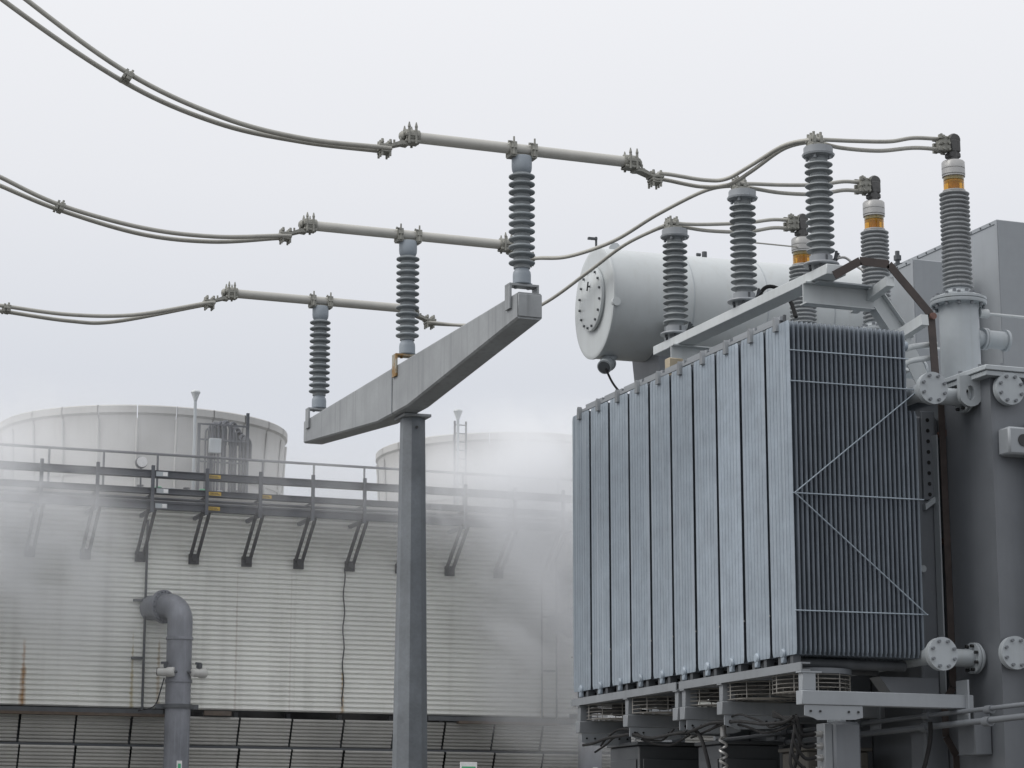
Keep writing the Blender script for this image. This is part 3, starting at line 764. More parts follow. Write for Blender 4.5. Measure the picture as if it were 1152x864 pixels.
# manifold pipes, blind flanges and tank stubs
for zf in (6.19, 3.63):
    mp_ = tb('manifold_pipe', 'paint', lambda b: b.cyl((11.89, 19.36, zf), (11.89, 24.7, zf), .085, n=20))
    tb('blind_flange', 'paint', lambda b: b.cyl((11.89, 19.29, zf), (11.89, 19.323, zf), .158, n=40).cyl((11.89, 19.328, zf), (11.89, 19.362, zf), .156, n=40), mp_)
    tb('flange_bolts', 'paint_dark', lambda b: [b.bolt((11.89 + .125 * math.cos(PI / 8 + a * PI / 4), 19.29, zf + .125 * math.sin(PI / 8 + a * PI / 4)), (0, -1, 0), .016, .028) for a in range(8)], mp_)
    for yb in (19.62, 22.2):
        tb('tank_stub', 'paint', lambda b: b.cyl((11.93, yb, zf), (12.41, yb, zf), .085, n=20), mp_)
        tb('stub_flange', 'paint', lambda b: b.cyl((12.405, yb, zf), (12.428, yb, zf), .15, n=36).cyl((12.436, yb, zf), (12.459, yb, zf), .15, n=36).cyl((12.428, yb, zf), (12.499, yb, zf), .11, n=30), mp_)
        tb('stub_bolts', 'lens', lambda b: [b.bolt((12.40, yb + .122 * math.cos(PI / 8 + a * PI / 4), zf + .122 * math.sin(PI / 8 + a * PI / 4)), (-1, 0, 0), .018, .03) for a in range(8)], mp_)
    # flanges on the near tank face (edge of the view)
    x = 12.66 if zf > 5 else 12.60
    nf = tb('near_blind_flange', 'paint', lambda b: b.cyl((x, 19.14, zf + .02), (x, 19.172, zf + .02), .158, n=40).cyl((x, 19.177, zf + .02), (x, 19.21, zf + .02), .156, n=40).cyl((x, 19.21, zf + .02), (x, 19.249, zf + .02), .09, n=20))
    tb('flange_bolts', 'paint_dark', lambda b: [b.bolt((x + .125 * math.cos(PI / 8 + a * PI / 4), 19.14, zf + .02 + .125 * math.sin(PI / 8 + a * PI / 4)), (0, -1, 0), .016, .028) for a in range(8)], nf)
# radiators
Y0, PIT, PW = 19.535, .5428, .480
ZB, ZTOP, XR = 3.60, 6.795, 10.46
NP, PP = 26, .0505
def panel_mesh(w, z0, z1, th, nf, name, deep, edge=0, mt='rad_shaded', gw=.14):
    """flat cooling panel with nf vertical flutes; local x = thickness, y = width"""
    prof = []
    fw_ = w / nf
    for k in range(nf):
        a = k * fw_; g_ = deep
        e0 = edge if k == 0 else g_
        for t, d in ((.0, e0), (gw * .45, e0 * .9 if k == 0 and edge else g_), (.22 if k == 0 and edge else gw, 0), (1 - gw, 0), (1 - gw * .45, g_)):
            prof.append((a + t * fw_, d))
    prof.append((w, edge or deep))
    lev = [(z0, .55, .012), (z0 + .03, .9, .003), (z0 + .07, 1, 0), (z1 - .07, 1, 0), (z1 - .03, .9, .003), (z1, .55, .012)]
    vs = []; n = len(prof); m = MB()
    for z, sc, ins in lev:
        for y, d in prof:
            vs.append((d + th / 2 * (1 - sc), ins + y * (w - 2 * ins) / w, z))
        for y, d in reversed(prof):
            vs.append((th - d - th / 2 * (1 - sc), ins + y * (w - 2 * ins) / w, z))
    N = 2 * n; fs = []
    for i in range(len(lev) - 1):
        for k in range(N):
            fs.append((i * N + k, i * N + (k + 1) % N, (i + 1) * N + (k + 1) % N, (i + 1) * N + k))
    for k in range(n - 1):
        fs.append((k, k + 1, N - 2 - k, N - 1 - k)); o_ = (len(lev) - 1) * N
        fs.append((o_ + k, o_ + k + 1, o_ + N - 2 - k, o_ + N - 1 - k))
    return m.add(vs, fs).mesh(name, mt, 25)
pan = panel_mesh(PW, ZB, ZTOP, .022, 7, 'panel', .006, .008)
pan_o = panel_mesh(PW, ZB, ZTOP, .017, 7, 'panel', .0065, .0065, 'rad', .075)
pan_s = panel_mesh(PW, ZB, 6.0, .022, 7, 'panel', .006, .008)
hdr = MB().cyl((.01, PW / 2, 0), (1.43, PW / 2, 0), .048, n=16).mesh('header_pipe', 'rad')
lg = MB()
lg.prism([(-.03, .20, ZTOP - .07), (-.03, .225, ZTOP + .05), (-.03, .245, ZTOP + .075), (-.03, .265, ZTOP + .05), (-.03, .275, ZTOP - .07)], (.05, 0, 0))
lug_t = lg.mesh('lifting_eye', 'paint_low')
lg = MB()
lg.lathe([(0, -.028), (.035, -.026), (.05, -.01), (.05, .01), (.03, .02)], 14, (0, .25, ZB + .02), 'X').box(-.02, .02, .22, .28, ZB - .07, ZB + .02, .008)
lug_b = lg.mesh('drain_lug', 'rad')
lg = MB()
lg.cyl((.12, .3, ZTOP - .02), (.12, .3, ZTOP + .12), .018, n=8).box(.06, .18, .26, .34, ZTOP + .015, ZTOP + .04).cyl((.05, .3, ZTOP + .05), (.16, .36, ZTOP + .06), .014, n=6)
valve = lg.mesh('vent_plug', 'steel_dark')
ft = MB().box(.02, .10, .10, .16, ZB - .11, ZB + .0).box(.02, .10, .34, .40, ZB - .11, ZB + .0).cyl((.06, .25, ZB - .06), (1.3, .25, ZB - .06), .05, n=14).mesh('foot', 'steel_dark')
for i in range(10):
    y = Y0 + i * PIT + random.uniform(-.004, .004)
    rd = part_empty('radiator', tr, lt(XR, y, random.uniform(-.004, .004)))
    if i == 0: rd['label'] = 'nearest radiator, showing the edges of its stacked cooling panels'
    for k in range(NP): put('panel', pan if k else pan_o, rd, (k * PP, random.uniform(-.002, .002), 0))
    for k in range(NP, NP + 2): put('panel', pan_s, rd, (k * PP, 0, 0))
    put('header_pipe', hdr, rd, (0, 0, ZB + .10)); put('header_pipe', hdr, rd, (0, 0, ZTOP - .10)); put('lifting_eye', lug_t, rd); put('drain_lug', lug_b, rd); put('vent_plug', valve, rd); put('foot', ft, rd)
    # tie strap to the next radiator
    if i < 9:
        MB().beam((.10, .30, ZTOP + .085), (.10, .30 + PIT - .06, ZTOP + .085), .06, .04).build('tie_strap', 'paint_mid', rd)
        MB().beam((.02, .34, ZTOP + .025), (.02, .30 + PIT - .08, ZTOP + .025), .02, .03).build('tie_strap', 'paint_mid', rd)
    MB().cyl((-.004, PW + .02, 4.0), (-.012, PW + .02, 4.0), .008, n=8).build('tie_rod_end', 'capmetal', rd)
yn = Y0 - .012
for z in (6.50, 6.20, 5.12, 4.01):
    tb('tie_rod', 'rad', lambda b: b.cyl((XR - .01, yn, z), (XR + (1.30 if z > 6.4 else 1.42), yn, z + .01), .0065, n=6))
tb('brace_rod', 'rad', lambda b: b.cyl((XR + .01, yn - .012, 5.12), (XR + 1.36, yn - .012, 6.18), .0065, n=6))
tb('brace_rod', 'rad', lambda b: b.cyl((XR + .01, yn - .012, 5.12), (XR + 1.40, yn - .012, 4.02), .0065, n=6))
# rails and frames under the radiators
for (ya, yb) in ((19.42, 22.06), (22.13, 24.92)):
    tb('support_rail', 'paint_low', lambda b: b.box(10.44, 10.455, ya, yb, 3.44, 3.52).box(10.457, 10.54, ya, yb, 3.505, 3.52).box(10.457, 10.54, ya, yb, 3.44, 3.453))
for y in (19.47, 21.13, 21.99, 22.16, 23.42, 24.74):
    fr = tb('fan_frame', 'paint_mid' if y < 20 else 'paint_low', lambda b: b.box(10.46, 10.60, y - .04, y + .04, 3.262, 3.437, .004).box(10.44, 12.28, y - .06, y + .06, 3.13, 3.26, .006).box(10.44, 10.66, y - .05, y + .05, 3.425, 3.4385))  # frames past the nearest take a darker grey, their shadow put into colour
    tb('frame_gusset', 'paint_mid', lambda b: b.prism([(10.47, y - .05, 3.125), (11.08, y - .05, 3.125), (11.08, y - .05, 3.02), (11.0, y - .05, 3.0), (10.60, y - .05, 2.99), (10.56, y - .05, 3.01), (10.47, y - .05, 3.03)], (0, .012, 0)), fr)
    tb('gusset_bolts', 'lens', lambda b: [b.bolt((xx, y - .05, 3.07), (0, -1, 0), .012, .012) for xx in (10.53, 10.63, 10.93, 11.03)], fr)
    tb('end_plate', 'paint_mid', lambda b: b.box(12.19, 12.21, y - .10, y + .10, 3.02, 3.40), fr)
tb('frame_knee', 'paint_dark', lambda b: b.prism([(11.55, 19.9, 3.45), (12.2, 19.9, 3.45), (12.2, 19.9, 3.20), (11.75, 19.9, 3.20)], (0, .2, 0)))
# arrester bracket
tb('arrester_beam', 'paint_pale', lambda b: b.box(11.24, 11.46, 20.16, 24.32, 7.47, 7.575, .006))
def goose(y):
    def fn(b):
        b.prism([(11.18, y, 7.45), (12.05, y, 7.45), (12.42, y, 6.98), (12.70, y, 6.44), (12.50, y, 6.44), (12.26, y, 6.90), (11.98, y, 7.27), (11.18, y, 7.25)], (0, .015, 0))
        b.box(11.18, 12.05, y - .06, y + .075, 7.451, 7.466).box(11.18, 11.97, y - .06, y + .075, 7.24, 7.252)
        b.beam((12.055, y + .0075, 7.455), (12.425, y + .0075, 6.985), .135, .014, (0, 1, 0)) if False else None
        d = Vector((.37, 0, -.47)).normalized(); nrm = Vector((.47, 0, .37)).normalized()
        for off, p, q in ((.008, (12.05, 7.455), (12.42, 6.985)), (-.008, (11.98, 7.27), (12.26, 6.90))):
            P_, Q_ = Vector((p[0], y + .0075, p[1])), Vector((q[0], y + .0075, q[1]))
            b.beam(P_ + nrm * off, Q_ + nrm * off, .135, .014, nrm)
    return fn
for y in (20.55, 23.7): tb('bracket_arm', 'paint_pale', goose(y))
tb('side_beam', 'paint_pale', lambda b: b.beam((11.95, 20.90, 7.33), (11.95, 20.14, 7.45), .09, .10))
tb('cable_strut', 'paint_pale', lambda b: b.beam((12.12, 20.5, 6.90), (12.12, 19.78, 6.99), .08, .11))
tb('beam_plate', 'paint', lambda b: b.box(11.28, 11.9, 20.40, 20.60, 7.45, 7.466))
for (x, z) in ((12.02, 6.74), (12.02, 6.60)):
    tb('breather_pipe', 'paint_pale', lambda b: b.tube(spline([(11.86, 20.2, z + .06), (11.9, 20.2, z - .02), (12.02, 20.2, z - .03), (12.2, 20.2, z + .06), (12.5, 20.2, z + .12)], 6), .03, 10))
tb('valve_body', 'paint_pale', lambda b: b.lathe([(.09, -.03), (.1, 0), (.06, .05), (.055, .17), (.10, .20), (.09, .23)], 18, (11.97, 20.05, 6.30)).box(11.86, 12.14, 19.98, 20.12, 6.24, 6.27).cyl((11.93, 20, 6.15), (11.93, 20, 6.5), .008, n=6))
# pipes, boxes below
for z, x, r in ((3.07, 12.12, .022), (2.96, 12.10, .03)):
    tb('oil_conduit', 'paint_dark', lambda b: b.tube([(x, 17.62, .25), (x, 17.62, z - .1), (x, 17.68, z), (x, 17.8, z + .035), (x, 24.6, z)], r, 12))
    for y in (18.9, 20.0, 21.3, 22.9): tb('conduit_coupling', 'paint_dark', lambda b: b.cyl((x, y - .05, z + .02), (x, y + .05, z + .02), r + .018, n=12))
tb('conduit_block', 'paint_dark', lambda b: b.box(12.3, 12.49, 19.45, 19.75, 2.70, 3.12, .01))
# copper earth strip
strap = thing('copper_strip', 'dark brown copper earthing strip running down the transformer side', 'earth strip', (12.47, 20.1, 6.4))
def cs(pts, wdt, dep, name):
    b = MB()
    for p, q in zip(pts, pts[1:]): b.beam(p, q, wdt, dep, (0, 1, 0))
    b.v = [(x - 12.47, y - 20.1, z - 6.4) for x, y, z in b.v]
    return b.build(name, 'copper', strap)
cs([(11.30, 20.12, 7.45), (11.60, 20.12, 7.625), (11.93, 20.12, 7.62), (12.40, 20.12, 7.14), (12.43, 20.12, 6.46)], .085, .012, 'strip_top')
cs([(12.44, 20.06, 6.45), (12.46, 20.06, 4.2), (12.46, 20.06, 3.56), (12.46, 20.06, 3.38), (12.36, 20.06, 3.24), (12.36, 20.06, 2.90), (12.47, 20.06, 2.72), (12.47, 20.06, .5)], .07, .012, 'strip_side')
for z in (5.92, 4.84, 3.68):
    b = MB().cyl((.03, -.03, z - 6.4), (.03, .1, z - 6.4), .035, n=12).box(.0, .07, -.02, .1, z - 6.42, z - 6.38); b.build('standoff', 'redrust', strap)
MB().cyl((12.41 - 12.47, -.02, .72), (12.41 - 12.47, .06, .72), .035, n=12).build('standoff', 'redrust', strap)

# ---- bushings
shed_b = shed_mesh('shed', .158, .118, .050, 'porcelain', 'bushing')
core_b = MB().lathe([(.122, .05), (.116, 1.13)], 20).mesh('core', 'porcelain')
foot_b = MB().lathe([(.20, 0), (.20, .02), (.165, .025), (.15, .055), (.13, .07), (.13, .085)], 28).mesh('base_flange', 'paint')
glass_b = MB().lathe([(.104, 1.135), (.108, 1.14), (.108, 1.25), (.104, 1.252)], 28).mesh('oil_gauge', 'amber')
upper_b = MB().lathe([(.104, 1.254), (.108, 1.257), (.108, 1.294), (.104, 1.298)], 28).mesh('gauge_glass', 'clear')
rod_b = MB().lathe([(.045, 1.139), (.045, 1.248)], 14).mesh('centre_tube', 'oilcore')
plug_b = MB().lathe([(.106, 1.1325), (.120, 1.1325), (.120, 1.146), (.1085, 1.146)], 28).lathe([(.1085, 1.296), (.12, 1.296), (.12, 1.31), (.106, 1.31)], 28).mesh('gauge_ring', 'capmetal')
cap_b = MB().lathe([(.115, 1.312), (.122, 1.32), (.122, 1.375), (.118, 1.38), (.122, 1.385), (.122, 1.45), (.112, 1.465), (.03, 1.47)], 28).mesh('head_cap', 'capmetal')
term_b = MB().cyl((0, 0, 1.468), (0, 0, 1.60), .062, n=8).box(-.07, .07, -.055, .055, 1.50, 1.56, .012).box(-.05, .07, -.06, .06, 1.56, 1.70, .015).lathe([(.06, -.05), (.07, -.03), (.07, .03), (.06, .05)], 14, (.01, 0, 1.70), 'Y').mesh('terminal', 'bronze')
cl = MB()
cl.box(-.17, -.06, -.065, .065, 1.56, 1.72, .006)
for z in (1.575, 1.64, 1.705):
    for y in (-.075, .045): cl.box(-.20, -.15, y, y + .03, z - .02, z + .02)
    for x in (-.15, -.085): cl.cyl((x, -.09, z), (x, .09, z), .015, n=6)
cl.cyl((-.13, 0, 1.53), (-.13, 0, 1.76), .014, n=6).cyl((-.09, .03, 1.54), (-.09, .03, 1.76), .014, n=6)
clamp_b = cl.mesh('cable_clamp', 'clamp')
BY = (20.50, 22.16, 23.85)
for i, y in enumerate(BY):
    t = thing('bushing', ['tall grey bushing with amber oil gauge on the nearest turret, rightmost', 'grey bushing with amber oil gauge behind the copper strip, second from right',
              'grey bushing with amber oil gauge mostly hidden behind the nearest arrester'][i], 'bushing', (12.97, y, 7.455), 'bushings with amber gauges')
    for n_, me in (('core', core_b), ('base_flange', foot_b), ('oil_gauge', glass_b), ('gauge_glass', upper_b), ('centre_tube', rod_b), ('gauge_ring', plug_b), ('head_cap', cap_b), ('terminal', term_b), ('cable_clamp', clamp_b)): put(n_, me, t)
    for k in range(22): put('shed', shed_b, t, (0, 0, .105 + k * .0478))
    b = MB()
    for a in range(8): b.bolt((.17 * math.cos(a * PI / 4), .17 * math.sin(a * PI / 4), .022), (0, 0, 1), .018, .035)
    b.build('flange_bolts', 'paint_dark', t)

# ---- surge arresters on the bracket beam
shed_a = shed_mesh('shed', .145, .090, .066, 'silicone_b', 'arrester')
core_a = MB().lathe([(.094, .13), (.092, 1.18)], 20).mesh('core', 'silicone_b')
base_a = MB().lathe([(.07, 0), (.075, .05), (.18, .055), (.186, .065), (.18, .078), (.118, .082), (.118, .155), (.095, .17)], 28).mesh('base_fitting', 'paint_mid')
hexp = [(.147 * math.cos(a), .147 * math.sin(a)) for a in [PI / 8 + k * PI / 4 for k in range(8)]]
ca = MB().lathe([(.085, 1.165), (.085, 1.205), (.10, 1.21), (.165, 1.212), (.17, 1.232), (.15, 1.24), (.15, 1.305), (.13, 1.312)], 12)
for k in range(4):
    a = PI / 4 + k * PI / 2; ca.bolt((.12 * math.cos(a), .12 * math.sin(a), 1.215), (0, 0, -1), .016, .04)
ca.box(-.012, .012, -.14, -.133, 1.235, 1.30)
cap_a = ca.mesh('top_cap', 'paint_mid', 30)
cl = MB().box(-.10, .06, -.075, .075, 1.31, 1.345, .006).box(-.10, -.06, -.08, .08, 1.34, 1.42, .005).box(-.02, .02, -.08, .08, 1.34, 1.42, .005)
for x in (-.08, .0):
    for y in (-.06, 0, .06): cl.cyl((x, y, 1.33), (x, y, 1.455), .014, n=6)
cl.cyl((-.115, -.05, 1.37), (.03, -.05, 1.37), .014, n=6).cyl((-.115, .05, 1.37), (.03, .05, 1.37), .014, n=6)
clamp_a = cl.mesh('cable_clamp', 'clamp')
lead_a = MB().box(.10, .15, -.03, .03, .08, .13).cyl((.12, 0, .1), (.19, -.03, .2), .014, n=6).cyl((.15, .02, .1), (.22, 0, .18), .014, n=6).cyl((.14, -.02, .11), (.16, -.04, .22), .014, n=6).mesh('lead_clip', 'steel_dark')
for i, y in enumerate((20.47, 22.19, 23.92)):
    t = thing('surge_arrester', ['ribbed grey surge arrester at the near end of the bracket beam, tallest of three', 'ribbed grey surge arrester at the middle of the bracket beam',
              'ribbed grey surge arrester at far bracket end before the round oil tank'][i], 'surge arrester', (11.35, y, 7.577), 'surge arresters on the bracket beam')
    for n_, me in (('core', core_a), ('base_fitting', base_a), ('top_cap', cap_a), ('cable_clamp', clamp_a), ('lead_clip', lead_a)): put(n_, me, t)
    for k in range(13): put('shed', shed_a, t, (0, 0, .215 + k * .0757))
    b = MB()
    for a in range(6): b.bolt((.13 * math.cos(a * PI / 3), .13 * math.sin(a * PI / 3), .05), (0, 0, -1), .014, .03)
    b.box(-.012, .012, -.122, -.114, .085, .15)
    b.build('base_bolts', 'steel_dark', t)
pts = spline([(11.50, 22.19, 7.70), (11.60, 22.15, 7.82), (11.72, 22.1, 7.80), (11.80, 22.0, 7.66), (11.82, 21.9, 7.45)], 8)
tag(MB().tube(pts, .022, 8).build('arrester_lead', 'rubber'), 'black looped lead beside the base of the middle surge arrester', 'cable')
pts = spline([(11.53, 20.47, 7.73), (11.62, 20.45, 7.74), (11.70, 20.4, 7.66), (11.74, 20.3, 7.58)], 8)
tag(MB().tube(pts, .014, 8).build('arrester_lead', 'capmetal'), 'short pale wire at the base of the nearest surge arrester', 'cable')

# ---- flexible conductors from tubes to arresters to bushings
ZA = 7.577 + 1.38
def jump(pts, label, name='jumper_cable', r=.0215):
    tag(MB().tube(spline(pts, 10), r, 10).build(name, 'cable'), label, 'cable', 'cables from bus tubes to bushings')
zc = ZC
jump([(10.06, 21.73, zc + .01), (10.20, 21.73, 8.83), (10.63, 21.66, 8.79), (10.84, 21.55, 8.795), (10.98, 21.25, 8.875), (11.13, 20.78, 8.975), (11.30, 20.44, ZA), (11.40, 20.44, ZA)], 'upper of two cables rising from the top bus tube to nearest arrester')
jump([(10.06, 21.83, zc - .01), (10.20, 21.83, 8.80), (10.63, 21.76, 8.745), (10.88, 21.60, 8.745), (11.0, 21.30, 8.82), (11.14, 20.82, 8.95), (11.30, 20.52, ZA), (11.40, 20.52, ZA)], 'lower of two cables rising from the top bus tube to nearest arrester')
jump([(11.30, 20.44, ZA), (11.45, 20.44, 8.97), (11.77, 20.46, 9.0), (12.20, 20.48, 9.05), (12.5, 20.49, 9.125), (12.84, 20.49, 9.15)], 'upper cable from nearest arrester to the rightmost bushing')
jump([(11.30, 20.52, ZA), (11.42, 20.52, 8.955), (11.66, 20.52, 8.93), (12.09, 20.51, 8.945), (12.5, 20.50, 9.02), (12.84, 20.50, 9.04)], 'lower cable from nearest arrester to the rightmost bushing')
jump([(10.06, 25.36, zc), (10.16, 25.2, 8.745), (10.43, 24.9, 8.72), (10.70, 24.2, 8.76), (10.90, 23.4, 8.895), (11.12, 22.6, 8.985), (11.30, 22.16, ZA), (11.40, 22.16, ZA)], 'front cable from the middle bus tube up to the middle arrester')
jump([(10.08, 25.48, zc), (10.205, 25.30, 8.775), (10.475, 25.0, 8.752), (10.745, 24.3, 8.792), (10.945, 23.5, 8.925), (11.15, 22.68, 9.005), (11.31, 22.24, ZA), (11.40, 22.24, ZA)], 'rear cable from the middle bus tube up to the middle arrester')
jump([(11.30, 22.16, ZA), (11.50, 22.16, 8.975), (11.84, 22.16, 9.0), (12.28, 22.16, 9.05), (12.60, 22.16, 9.12), (12.84, 22.16, 9.13)], 'upper cable from middle arrester to the second bushing')
jump([(11.30, 22.24, ZA), (11.50, 22.23, 8.945), (11.84, 22.2, 8.92), (12.27, 22.18, 8.945), (12.60, 22.16, 9.02), (12.84, 22.16, 9.03)], 'lower cable from middle arrester to the second bushing')
jump([(10.06, 28.94, zc), (10.48, 28.7, 8.70), (10.79, 28.2, 8.645), (11.04, 27.2, 8.71), (11.13, 26.0, 8.84), (11.17, 25.0, 8.94), (11.25, 24.3, 8.965), (11.30, 23.90, ZA), (11.40, 23.88, ZA)], 'front cable from the lowest bus tube up to the farthest arrester')
jump([(10.08, 29.05, zc), (10.52, 28.8, 8.728), (10.83, 28.3, 8.672), (11.08, 27.3, 8.738), (11.17, 26.1, 8.868), (11.21, 25.1, 8.966), (11.28, 24.4, 8.985), (11.32, 23.98, ZA), (11.40, 23.96, ZA)], 'rear cable from the lowest bus tube up to the farthest arrester')
jump([(11.30, 23.88, ZA), (11.5, 23.88, 8.96), (11.81, 23.88, 8.99), (12.26, 23.87, 9.05), (12.60, 23.86, 9.12), (12.84, 23.85, 9.13)], 'upper cable from farthest arrester to the hidden bushing')
jump([(11.30, 23.96, ZA), (11.5, 23.95, 8.94), (11.81, 23.92, 8.92), (12.26, 23.89, 8.945), (12.60, 23.86, 9.02), (12.84, 23.85, 9.03)], 'lower cable from farthest arrester to the hidden bushing')

tag(MB().cyl((11.46, 22.2, 8.32), (12.88, 23.8, 8.80), .009, n=6).build('thin_wire', 'cable'), 'thin straight wire between the middle arrester and the hidden bushing', 'wire')
# ---- oil conservator
con = thing('oil_conservator', 'big pale grey horizontal oil tank with round bolted cover above the radiators', 'oil tank', (11.4, 26.41, 8.57))
con.scale = (1.0857,) * 3
con.rotation_euler = (0, 0, R(-3))
CRD = .64
MB().lathe([(CRD, .03), (CRD, 3.6)], 72, ax='X').build('shell', 'paint_pale', con, ang=30)
MB().lathe([(0, -.006), (.30, -.005), (.60, -.002), (.644, 0), (.65, .004), (.65, .026), (.642, .03)], 72, ax='X').build('end_cap', 'paint_pale', con)
MB().lathe([(.62, 3.55), (.645, 3.57), (.645, 3.60), (.55, 3.64), (0, 3.66)], 60, ax='X').build('end_cap', 'paint_pale', con)
for xs in (.98, 1.9, 2.75):
    MB().lathe([(CRD, xs), (CRD + .005, xs + .004), (CRD + .005, xs + .016), (CRD, xs + .02)], 72, ax='X').build('weld_seam', 'paint', con)
mh = MB().lathe([(.355, 0), (.355, -.02), (.372, -.022), (.372, -.052), (.366, -.056), (0, -.056)], 48, (0, -.02, .04), 'X').build('manhole_cover', 'paint_pale', con)
b = MB()
for k in range(16):
    a = 2 * PI * (k + .5) / 16; b.bolt((-.056, -.02 + .335 * math.cos(a), .04 + .335 * math.sin(a)), (-1, 0, 0), .015, .02)
b.build('cover_bolts', 'steel_dark', mh)
MB().cyl((-.05, -.02, .19), (-.09, -.02, .19), .012, n=6).cyl((-.085, -.04, .24), (-.085, -.0, .14), .009, n=6).build('cover_handle', 'steel_dark', mh)
MB().cyl((.04, .02, .60), (.04, .02, .80), .014, n=8).box(-.06, .05, .0, .04, .765, .79).build('vent_pipe', 'steel_dark', con)
MB().prism([(.20, 0, .58), (.34, 0, .58), (.34, 0, .70), (.30, 0, .745), (.24, 0, .745), (.20, 0, .70)], (0, .03, 0)).build('lifting_lug', 'paint_pale', con)
MB().prism([(3.0, 0, .58), (3.14, 0, .58), (3.14, 0, .70), (3.10, 0, .745), (3.04, 0, .745), (3.0, 0, .70)], (0, .03, 0)).build('lifting_lug', 'paint_pale', con)
MB().cyl((1.35, -.1, .60), (1.35, -.1, .70), .03, n=10).bolt((1.30, -.1, .66), (-1, 0, 0), .02, .05).build('top_plug', 'steel_dark', con)
MB().cyl((.03, -.60, -.12), (.03, -.66, -.12), .05, n=14).build('side_nozzle', 'paint_pale', con)
for x in (.62, 2.9):
    MB().prism([(x, -.40, -.54), (x + .36, -.40, -.54), (x + .30, -.40, -1.55), (x + .10, -.40, -1.55)], (0, .8, 0)).box(x + .12, x + .28, -.38, .38, -7.66, -1.552).build('saddle_leg', 'paint_dark', con)
MB().box(.62, .80, -.72, -.6, -.60, -.30, .01).box(.60, .74, -.80, -.62, -.36, -.30, .01).build('mount_bracket', 'paint', con)
b = MB(); b.cyl((.24, -.05, -.60), (.10, -.12, -.74), .045, n=12); b.build('gauge_neck', 'paint', con)
gg = MB().cyl((.13, -.08, -.72), (.06, -.16, -.78), .085, n=22).cyl((.15, -.06, -.70), (.13, -.08, -.72), .095, n=22)
gg.build('oil_level_gauge', 'paint', con)
MB().cyl((.06, -.16, -.78), (.055, -.166, -.785), .07, n=20).build('gauge_face', 'steel_dark', con)
pts = spline([(11.47, 26.22, 7.70), (11.55, 26.2, 7.53), (11.63, 26.15, 7.40), (11.72, 26.1, 7.28), (11.76, 26.1, 7.0), (11.9, 26.1, 6.3)], 6)
tag(MB().tube(pts, .014, 6).build('gauge_cable', 'rubber'), 'thin dark cable dropping from the oil tank gauge to the radiators', 'cable')
t = tag(MB().box(-.09, .09, -.06, .06, 0, .24, .01).build('terminal_box', 'cream'), 'small tan box beneath the far arrester behind the radiators', 'box'); t.location = (11.05, 23.35, 6.98)
tb('terminal_box_stand', 'paint_dark', lambda b: b.box(11.02, 11.08, 23.3, 23.4, 6.25, 6.978).box(11.02, 11.9, 23.3, 23.4, 6.20, 6.248))

# ---- cooling fans under the radiators
def fan_parts():
    g_ = MB(); n = 28; Rf, hf = .37, .20
    for z in [k * hf / 5 for k in range(6)]:
        g_.tube([(Rf * math.cos(2 * PI * k / n), Rf * math.sin(2 * PI * k / n), z) for k in range(n + 1)], .0045, 4, False)
    for k in range(10):
        a = 2 * PI * k / 10
        g_.tube([(Rf * math.cos(a), Rf * math.sin(a), 0), (Rf * math.cos(a), Rf * math.sin(a), hf)], .006, 4)
    for rr in (.10, .16, .22, .28, .33):
        g_.tube([(rr * math.cos(2 * PI * k / n), rr * math.sin(2 * PI * k / n), 0) for k in range(n + 1)], .004, 4, False)
    guard = g_.mesh('wire_guard', 'guard')
    h = MB().lathe([(0, .04), (.07, .05), (.08, .06), (.08, .17), (.03, .18)], 16).mesh('motor', 'fan')
    bl = MB()
    bl.prism([(.07, -.02, .09), (.33, -.09, .07), (.35, .07, .12), (.07, .03, .12)], (0, 0, .006))
    blade = bl.mesh('blade', 'fan')
    ring = MB().lathe([(.375, .17), (.385, .17), (.385, .22), (.375, .22)], 32).mesh('mount_ring', 'paint_dark')
    return guard, h, blade, ring
fg, fh, fb, frg = fan_parts()
fan_l = ['round wire-guarded cooling fan under the nearest radiator', 'wire-guarded cooling fan beneath the radiators, second from the near end', 'wire-guarded cooling fan beneath the radiators, third from the near end',
         'wire-guarded cooling fan beneath the radiators, fourth from the near end', 'wire-guarded cooling fan at the far end beneath the radiators']
for i, (x, y) in enumerate(((10.87, 20.02), (10.87, 21.0), (10.87, 22.06), (10.87, 23.35), (10.87, 24.55))):
    t = thing('cooling_fan', fan_l[i], 'fan', (x, y, 3.275), 'fans under the radiators')
    put('wire_guard', fg, t); put('motor', fh, t); put('mount_ring', frg, t)
    for k in range(6): put('blade', fb, t, (0, 0, 0), (0, 0, k * PI / 3 + i))
# ---- junction box, hoses, cabinets below the radiators
jb = thing('junction_box', 'grey junction box with five hose fittings under the near fan frame', 'junction box', (11.06, 19.78, 2.2))
MB().box(-.15, .15, -.10, .10, .12, .80, .03).build('case', 'paint_dark', jb)
MB().box(-.235, -.152, -.08, .08, .14, .78, .006).build('gland_plate', 'paint_low', jb)
for k in range(5):
    z = .24 + k * .11
    MB().cyl((-.22, -.02, z), (-.30, -.02, z), .026, n=10).cyl((-.235, -.02, z), (-.25, -.02, z), .036, n=6).build('hose_fitting', 'capmetal', jb)
MB().box(.0, .1, .10, .2, .3, .5).build('back_bracket', 'paint', jb)
tb('box_bracket', 'paint', lambda b: b.box(11.03, 11.09, 19.76, 19.98, 2.96, 3.02).box(11.02, 11.10, 19.98, 20.0, 2.3, 3.128).box(11.02, 12.22, 19.97, 20.0, 2.40, 2.46))
